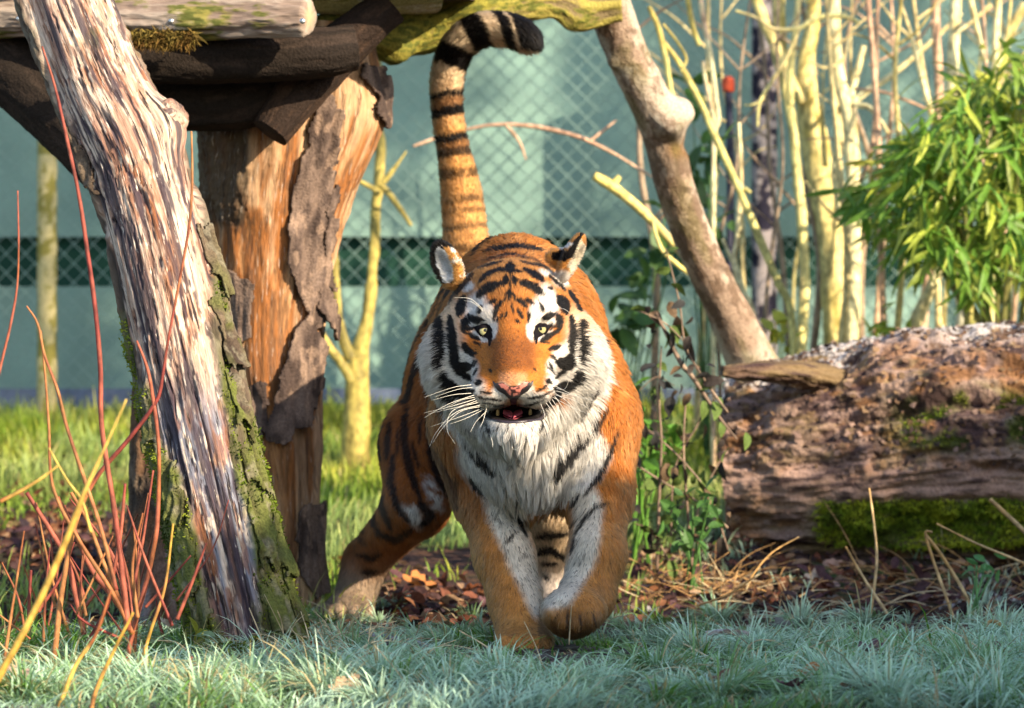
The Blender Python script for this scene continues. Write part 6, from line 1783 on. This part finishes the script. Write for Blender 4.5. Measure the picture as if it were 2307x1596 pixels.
# ---- dry stalks before the log
stk = np.random.default_rng(8)
sp = []
sc_ = []
for i in range(230):
    u = stk.choice([stk.normal(1620, 110), stk.uniform(1430, 2330)]); v = stk.normal(1330, 28)
    y = ydep(v + 5)
    b = W(u, v, y); a = stk.uniform(0, 2 * np.pi); L = stk.uniform(.06, .26)
    el = abs(stk.normal(.15, .25))
    e = b + L * np.array([math.cos(a) * math.cos(el), math.sin(a) * math.cos(el) * .6, math.sin(el)])
    m = (b + e) / 2 + np.array([0, 0, .25 * L * stk.uniform(-.1, .5)])
    r0 = stk.uniform(.0009, .0020)
    sp.append(np.array([[*b, r0], [*m, r0], [*e, r0 * .6]]))
    sc_.append(np.array([.40, .23, .09]) * stk.uniform(.5, 1.3) if stk.uniform() < .7 else np.array([.55, .45, .28]))
for i in range(210):
    u = stk.choice([stk.normal(735, 55), stk.normal(735, 55), stk.uniform(0, 2307)]); v = stk.normal(1500, 40)
    y = ydep(v); b = W(u, v, y) + np.array([0, 0, .015]); a = stk.uniform(0, 2 * np.pi); L = stk.uniform(.05, .15); el = abs(stk.normal(.35, .3))
    e = b + L * np.array([math.cos(a) * math.cos(el), math.sin(a) * math.cos(el) * .6, math.sin(el)]); m = (b + e) / 2 + np.array([0, 0, .3 * L * stk.uniform(0, .6)])
    r0 = stk.uniform(.0009, .0018)
    sp.append(np.array([[*b, r0], [*m, r0], [*e, r0 * .5]])); sc_.append(np.array([.58, .46, .28]) * stk.uniform(.5, 1.15))
V, F = [], []
nv = 0
Cc = []
for P, c in zip(sp, sc_):
    v, f = rods([P], 5)
    V.append(v); F.append([x + nv for x in f]); nv += len(v); Cc.append(np.tile(c, (len(v), 1)))
o = mesh_np('dry_stalks', np.vstack(V), [np.vstack([f[0] for f in F]), np.vstack([f[1] for f in F])], M_twig, np.vstack(Cc))
tag(o, 'tangle of dry stalks and straw on the soil and in the grass', kind='stuff')
def stalk(label, rows, y, ca, cb, name='stalk', dy=0, m=8, kids=()):
    P = full(rows, y, dy)
    x, yy, z = P[-1][:3]
    root = empty(name, P[-1][:3], label, name.replace('_', ' '))
    stem_obj('stem', P, ca, cb, m, n=40, parent=root, bump=.0006)
    for kd in kids: stem_obj('side_stem', full(kd, y, dy), ca, cb, m, n=30, parent=root, bump=.0004)
    return root
OC_a, OC_b = (.45, .27, .10), (.60, .45, .24)
for l, rows, y in [
    ('bent straw coloured stalk rising right to the log edge', [(2230, 1125, 9), (2300, 1190, 10), (2345, 1240, 10)], 1.7),
    ('pale stalk leaning left in front of the log moss', [(1905, 1232, 5), (1950, 1310, 6), (1990, 1370, 7), (2022, 1428, 7)], 1.4),
    ('upright thin brown stalk in front of the log', [(1958, 1100, 4), (1970, 1190, 5), (1975, 1270, 6), (1960, 1390, 7)], 1.5),
    ('kinked straw stalk at the right end of the log', [(2100, 1200, 6), (2085, 1105 + 95, 6), (2098, 1250, 7), (2130, 1340, 7), (2150, 1400, 7)], 1.3),
    ('dry stalk crossing the log moss to the right edge', [(2110, 1180, 4), (2200, 1225, 5), (2290, 1262, 6), (2350, 1290, 6)], 1.4),
    ('short pair of dry stalks right of the log middle', [(2085, 1205, 7), (2120, 1250, 8), (2170, 1330, 8), (2200, 1400, 8)], 1.35),
    ('arched orange stalk before the left end of the log', [(1800, 1210, 3), (1740, 1245, 4), (1700, 1290, 5), (1680, 1330, 5)], 1.5),
    ('pale straight stalk lying on the frosted soil', [(1700, 1300, 4), (1640, 1340, 5), (1570, 1365, 5)], 1.1),
    ('white frosted bent blade at the right edge', [(2215, 1420, 8), (2235, 1400, 9), (2262, 1420, 10), (2282, 1500, 9), (2290, 1530, 9)], .1)]:
    stalk(l, rows, y, OC_a, OC_b)

# ---- the withered weed between the tiger and the log
wd = empty('withered_weed', W(1560, 1290, 2.0), 'tall withered weed with dark seed heads between the tiger and the log', 'plant')
DK_a, DK_b = (.13, .085, .06), (.24, .17, .12)
WS = [[(1478, 705, 6), (1505, 760, 9), (1535, 820, 11), (1560, 850, 10), (1620, 940, 7), (1660, 990, 5)], [(1500, 560, 3), (1530, 680, 4), (1545, 780, 5), (1590, 860, 5), (1640, 930, 5)], [(1490, 780, 4), (1485, 900, 5), (1490, 1000, 6), (1485, 1120, 7), (1480, 1290, 8)],
      [(1545, 900, 4), (1540, 1000, 5), (1545, 1100, 6), (1560, 1280, 8)], [(1420, 1040, 4), (1500, 1090, 5), (1570, 1130, 5), (1640, 1190, 6)], [(1640, 1010, 3), (1600, 1080, 4), (1570, 1160, 5), (1550, 1280, 6)], [(1440, 700, 2), (1500, 730, 3), (1560, 790, 3)], [(1450, 960, 3), (1530, 1030, 4), (1600, 1120, 4), (1640, 1240, 5)],
      [(1520, 870, 3), (1480, 850, 3), (1440, 880, 2)], [(1600, 900, 3), (1570, 960, 4), (1520, 1060, 4), (1510, 1250, 6)], [(1430, 1180, 3), (1470, 1200, 4), (1520, 1290, 5)]]
for rows in WS: stem_obj('stem', full(rows, 2.0), DK_a, DK_b, 7, n=36, parent=wd, bump=.0008)
wr = np.random.default_rng(15)
P, D, S, Cq = [], [], [], []
for rows in WS:
    q = catmull(np.array(full(rows, 2.0)), 14)
    for pt in q[::2]:
        for j in range(2):
            P.append(pt[:3] + wr.normal(0, .022, 3)); D.append(norm(wr.normal(0, 1, 3) + [0, 0, -.6])); S.append(wr.uniform(.5, 1.4)); Cq.append(np.array([[.05, .04, .035], [.13, .085, .05], [.09, .14, .03], [.03, .03, .03]][wr.integers(0, 4)]))
leaf_objs('leaf', np.array(P), np.array(D), np.array(S), leaf_blade(.042, .026, .5), np.array(Cq), wd, M_dryleaf, 16)
weed('low green nettle patch behind the tiger on the right', [(1440, 930), (1460, 960), (1425, 980), (1480, 1010), (1450, 1040), (1500, 990), (1430, 1060), (1400, 900)], 2.4, .06, (.10, .24, .03), seed=21, n=7)
weed('dark green weed at the left foot of the log', [(1560, 1140), (1590, 1170), (1540, 1190), (1570, 1220), (1600, 1120), (1520, 1160)], 1.9, .05, (.07, .17, .04), seed=22, n=7)
weed('small green seedling by the right end of the log', [(2200, 1275), (2220, 1265), (2240, 1285), (2190, 1290)], 1.3, .035, (.10, .26, .08), seed=23, n=4)
weed('broad yellow leaf plant at the foot of the leaning trunk', [(480, 1410), (455, 1430), (505, 1435)], -.25, .07, (.40, .38, .05), seed=24, n=2)
weed('small clover with frosted leaves right of the leaning trunk foot', [(640, 1480), (670, 1500), (650, 1510), (700, 1490), (620, 1500)], -.3, .025, (.20, .34, .16), seed=25, n=5)
weed('frosted broad leaf plant below the leaning trunk', [(400, 1490), (430, 1500), (460, 1480), (380, 1510), (420, 1520)], -.4, .05, (.26, .36, .18), seed=26, n=3)
# ---- sticks and clods in the grass
def stick(label, rows, y, ca, cb, frost=.3):
    P = full(rows, y)
    T = Tube(P, 90, 24)
    g = fbm(T.q(60, 20), 4)
    c = lerp3(np.broadcast_to(np.array(ca), T.TH.shape + (3,)), np.array(cb), sstep(-.1, .3, g))
    c = lerp3(c, np.array([.5, .55, .6]), frost * sstep(0, .3, fbm(T.q(200, 90), 2)) * sstep(.2, .8, T.nrm[..., 2]))
    V, F = T.capped(T.verts(.002 * g))
    o = mesh_np('stick', V, F, M_bark, np.vstack([c.reshape(-1, 3), [ca, ca]]))
    tag(o, label, 'stick')
stick('grey frosted stick lying in the grass left of the planted forepaw', [(806, 1436, 28), (860, 1444, 31), (930, 1455, 27), (985, 1468, 19), (1012, 1476, 12)], -.08, (.07, .07, .085), (.14, .13, .14), .4)
stick('short frosted stick in the grass before the log', [(1590, 1428, 10), (1640, 1424, 14), (1690, 1428, 12)], -.1, (.20, .15, .12), (.4, .36, .33), .6)
stick('reddish strip of wood at the bottom left of the planted forepaw', [(690, 1500, 10), (740, 1522, 12), (800, 1530, 9)], -.55, (.25, .12, .07), (.35, .2, .12), .3)
# mossy clod below the leaning trunk
cl = np.array(W(500, 1500, -.42)); 
th, ph_ = np.meshgrid(np.linspace(0, 2 * np.pi, 48, endpoint=False), np.linspace(0, np.pi / 2, 18))
dd = st(np.cos(th) * np.cos(ph_), np.sin(th) * np.cos(ph_), np.sin(ph_))
rr_ = 1 + .35 * fbm(dd * 3 + 4, 3)
V = np.array([cl[0], -.42, -.01]) + dd * rr_[..., None] * np.array([.085, .07, .045])
o = mesh_np('mossy_clod', V, grid_faces(18, 48), M_soil, np.tile([.06, .05, .03], (V.size // 3, 1)))
tag(o, 'mossy clod of earth at the foot of the leaning trunk', 'clod')
moss_tufts('moss', V.reshape(-1, 3), dd.reshape(-1, 3), o, 1500, .009, 41)

# ---- red dogwood stems in front of everything on the left
dg = empty('dogwood_shrub', W(180, 1500, -.9), 'bare red and orange dogwood stems out of focus at the front left', 'shrub')
RD_a, RD_b = (.17, .030, .024), (.27, .075, .045); OR_a, OR_b = (.23, .075, .025), (.32, .14, .05); YL_a, YL_b = (.42, .25, .04), (.46, .32, .07)
def dogwood(rows, y, ca, cb, dy=0): stem_obj('stem', full([(a, b, c * .6) for a, b, c in rows], y, dy), ca, cb, 12, n=60, parent=dg, bump=.0008, nodes=max(3, len(rows)))
for rows, y, cc_ in [
    ([(95, 105, 7), (125, 200, 10), (150, 310, 13), (176, 430, 14), (196, 560, 16), (215, 700, 17), (226, 830, 18), (230, 970, 19), (262, 1180, 20), (290, 1420, 22)], -1.0, (RD_a, RD_b)),
    ([(431, 296, 6), (433, 380, 9), (430, 470, 10), (418, 560, 10), (380, 760, 10), (366, 850, 12), (352, 905, 14), (290, 990, 16), (215, 1080, 17), (170, 1180, 18), (140, 1330, 20), (120, 1500, 22)], -.9, (RD_a, OR_b)),
    ([(308, 768, 8), (332, 830, 12), (345, 900, 14), (356, 990, 15), (358, 1080, 16), (352, 1200, 17), (330, 1310, 18), (300, 1420, 18), (272, 1560, 18)], -.9, (OR_a, RD_b)),
    ([(345, 1060, 8), (325, 1200, 10), (305, 1300, 12), (290, 1380, 13)], -.8, (RD_a, RD_b)),
    ([(285, 900, 6), (240, 1000, 10), (190, 1110, 20), (150, 1215, 24), (100, 1330, 26), (50, 1430, 26), (0, 1520, 28), (-40, 1590, 28)], -2.3, (YL_a, YL_b)),
    ([(40, 430, 5), (42, 560, 7), (38, 650, 8), (22, 740, 9), (0, 830, 10), (-20, 920, 10)], -1.2, (OR_a, RD_b)),
    ([(60, 690, 6), (85, 730, 9), (100, 800, 11), (130, 880, 12), (150, 960, 13), (190, 1080, 14), (230, 1200, 15), (262, 1330, 16)], -1.1, (RD_a, OR_b)),
    ([(92, 745, 6), (102, 850, 9), (110, 960, 10), (120, 1100, 12), (180, 1220, 14), (250, 1330, 16), (300, 1430, 16)], -1.0, (OR_a, OR_b)),
    ([(60, 1110, 14), (110, 1190, 18), (150, 1260, 20), (172, 1350, 20), (190, 1430, 20)], -.7, (RD_a, RD_b)),
    ([(130, 1120, 14), (165, 1190, 18), (205, 1280, 20), (250, 1340, 20), (300, 1410, 20)], -.6, (OR_a, RD_b)),
    ([(160, 1110, 12), (200, 1180, 14), (230, 1260, 16), (268, 1350, 17), (300, 1440, 18)], -.8, (OR_a, OR_b)),
    ([(236, 1040, 12), (254, 1120, 14), (262, 1200, 15), (285, 1290, 16), (310, 1370, 16)], -.7, (OR_a, RD_b)),
    ([(282, 1090, 10), (272, 1200, 13), (256, 1290, 14), (240, 1370, 15), (196, 1450, 16)], -.7, (RD_a, RD_b)),
    ([(70, 1285, 10), (66, 1350, 12), (64, 1420, 13)], -.6, (RD_a, RD_b)),
    ([(250, 1330, 10), (216, 1430, 14), (170, 1500, 16), (130, 1600, 18)], -1.7, (OR_a, YL_b)),
    ([(430, 1480, 14), (425, 1520, 15), (408, 1570, 16), (395, 1620, 16)], -1.2, (RD_a, RD_b)),
    ([(390, 1180, 8), (372, 1320, 11), (340, 1420, 13), (310, 1520, 14)], -1.0, (YL_a, OR_b)),
    ([(0, 1130, 16), (40, 1110, 14), (90, 1080, 12), (130, 1050, 8)], -1.9, (OR_a, YL_b)),
    ([(110, 1010, 6), (150, 1080, 8), (185, 1130, 10), (205, 1200, 12)], -1.6, (YL_a, YL_b)),
    ([(300, 1380, 10), (250, 1480, 14), (215, 1560, 16), (200, 1640, 16)], -1.9, (YL_a, OR_b))]:
    dogwood(rows, y, *cc_)

qr = np.random.default_rng(23)
for i in range(34):
    u0 = qr.uniform(-20, 400); v0 = qr.uniform(1330, 1500); L_ = qr.uniform(110, 330); a = qr.normal(0, .42)
    w0 = qr.uniform(7, 15)
    rows = [(u0 + L_ * math.sin(a), v0 - L_ * math.cos(a), w0 * .4), (u0 + L_ * .55 * math.sin(a) + qr.normal(0, 9), v0 - L_ * .5 * math.cos(a), w0 * .8), (u0, v0, w0)]
    dogwood(rows, qr.uniform(-1.2, .6), *[(RD_a, RD_b), (OR_a, RD_b), (RD_a, OR_b), (OR_a, OR_b)][qr.integers(0, 4)])

# loose small litter
lt = np.random.default_rng(91)
P, C = [], []
for n_, ux, vx in ((1300, (190, 130), (1240, 90)), (230, (980, 70), (1370, 24)), (850, (1850, 260), (1335, 34)), (120, (1560, 90), (1290, 30))):
    for i in range(n_):
        u, v = lt.normal(*ux), lt.normal(*vx)
        if not (-80 < u < 2360 and 1050 < v < 1420): continue
        y = ydep(v); x = W(u, v, y)[0]
        P.append([x, y, float(gz(x, y)) + lt.uniform(.002, .035)])
        C.append(np.array([(.14, .05, .03), (.06, .03, .03), (.20, .085, .04), (.08, .036, .04), (.24, .15, .09), (.035, .022, .026)][lt.integers(0, 6)]) * lt.uniform(.7, 1.3))
P = np.array(P); C = np.array(C)
leaf_cloud('leaf_litter', P, norm(lt.normal(0, 1, P.shape) * np.array([1, 1, .5])), lt.uniform(.5, 1.3, len(P)), leaf_blade(.045, .026, .35, 4), C, None, M_dryleaf, True, 92)
bpy.data.objects['leaf_litter']['label'] = 'rusty brown litter of broken leaves on the bare soil'
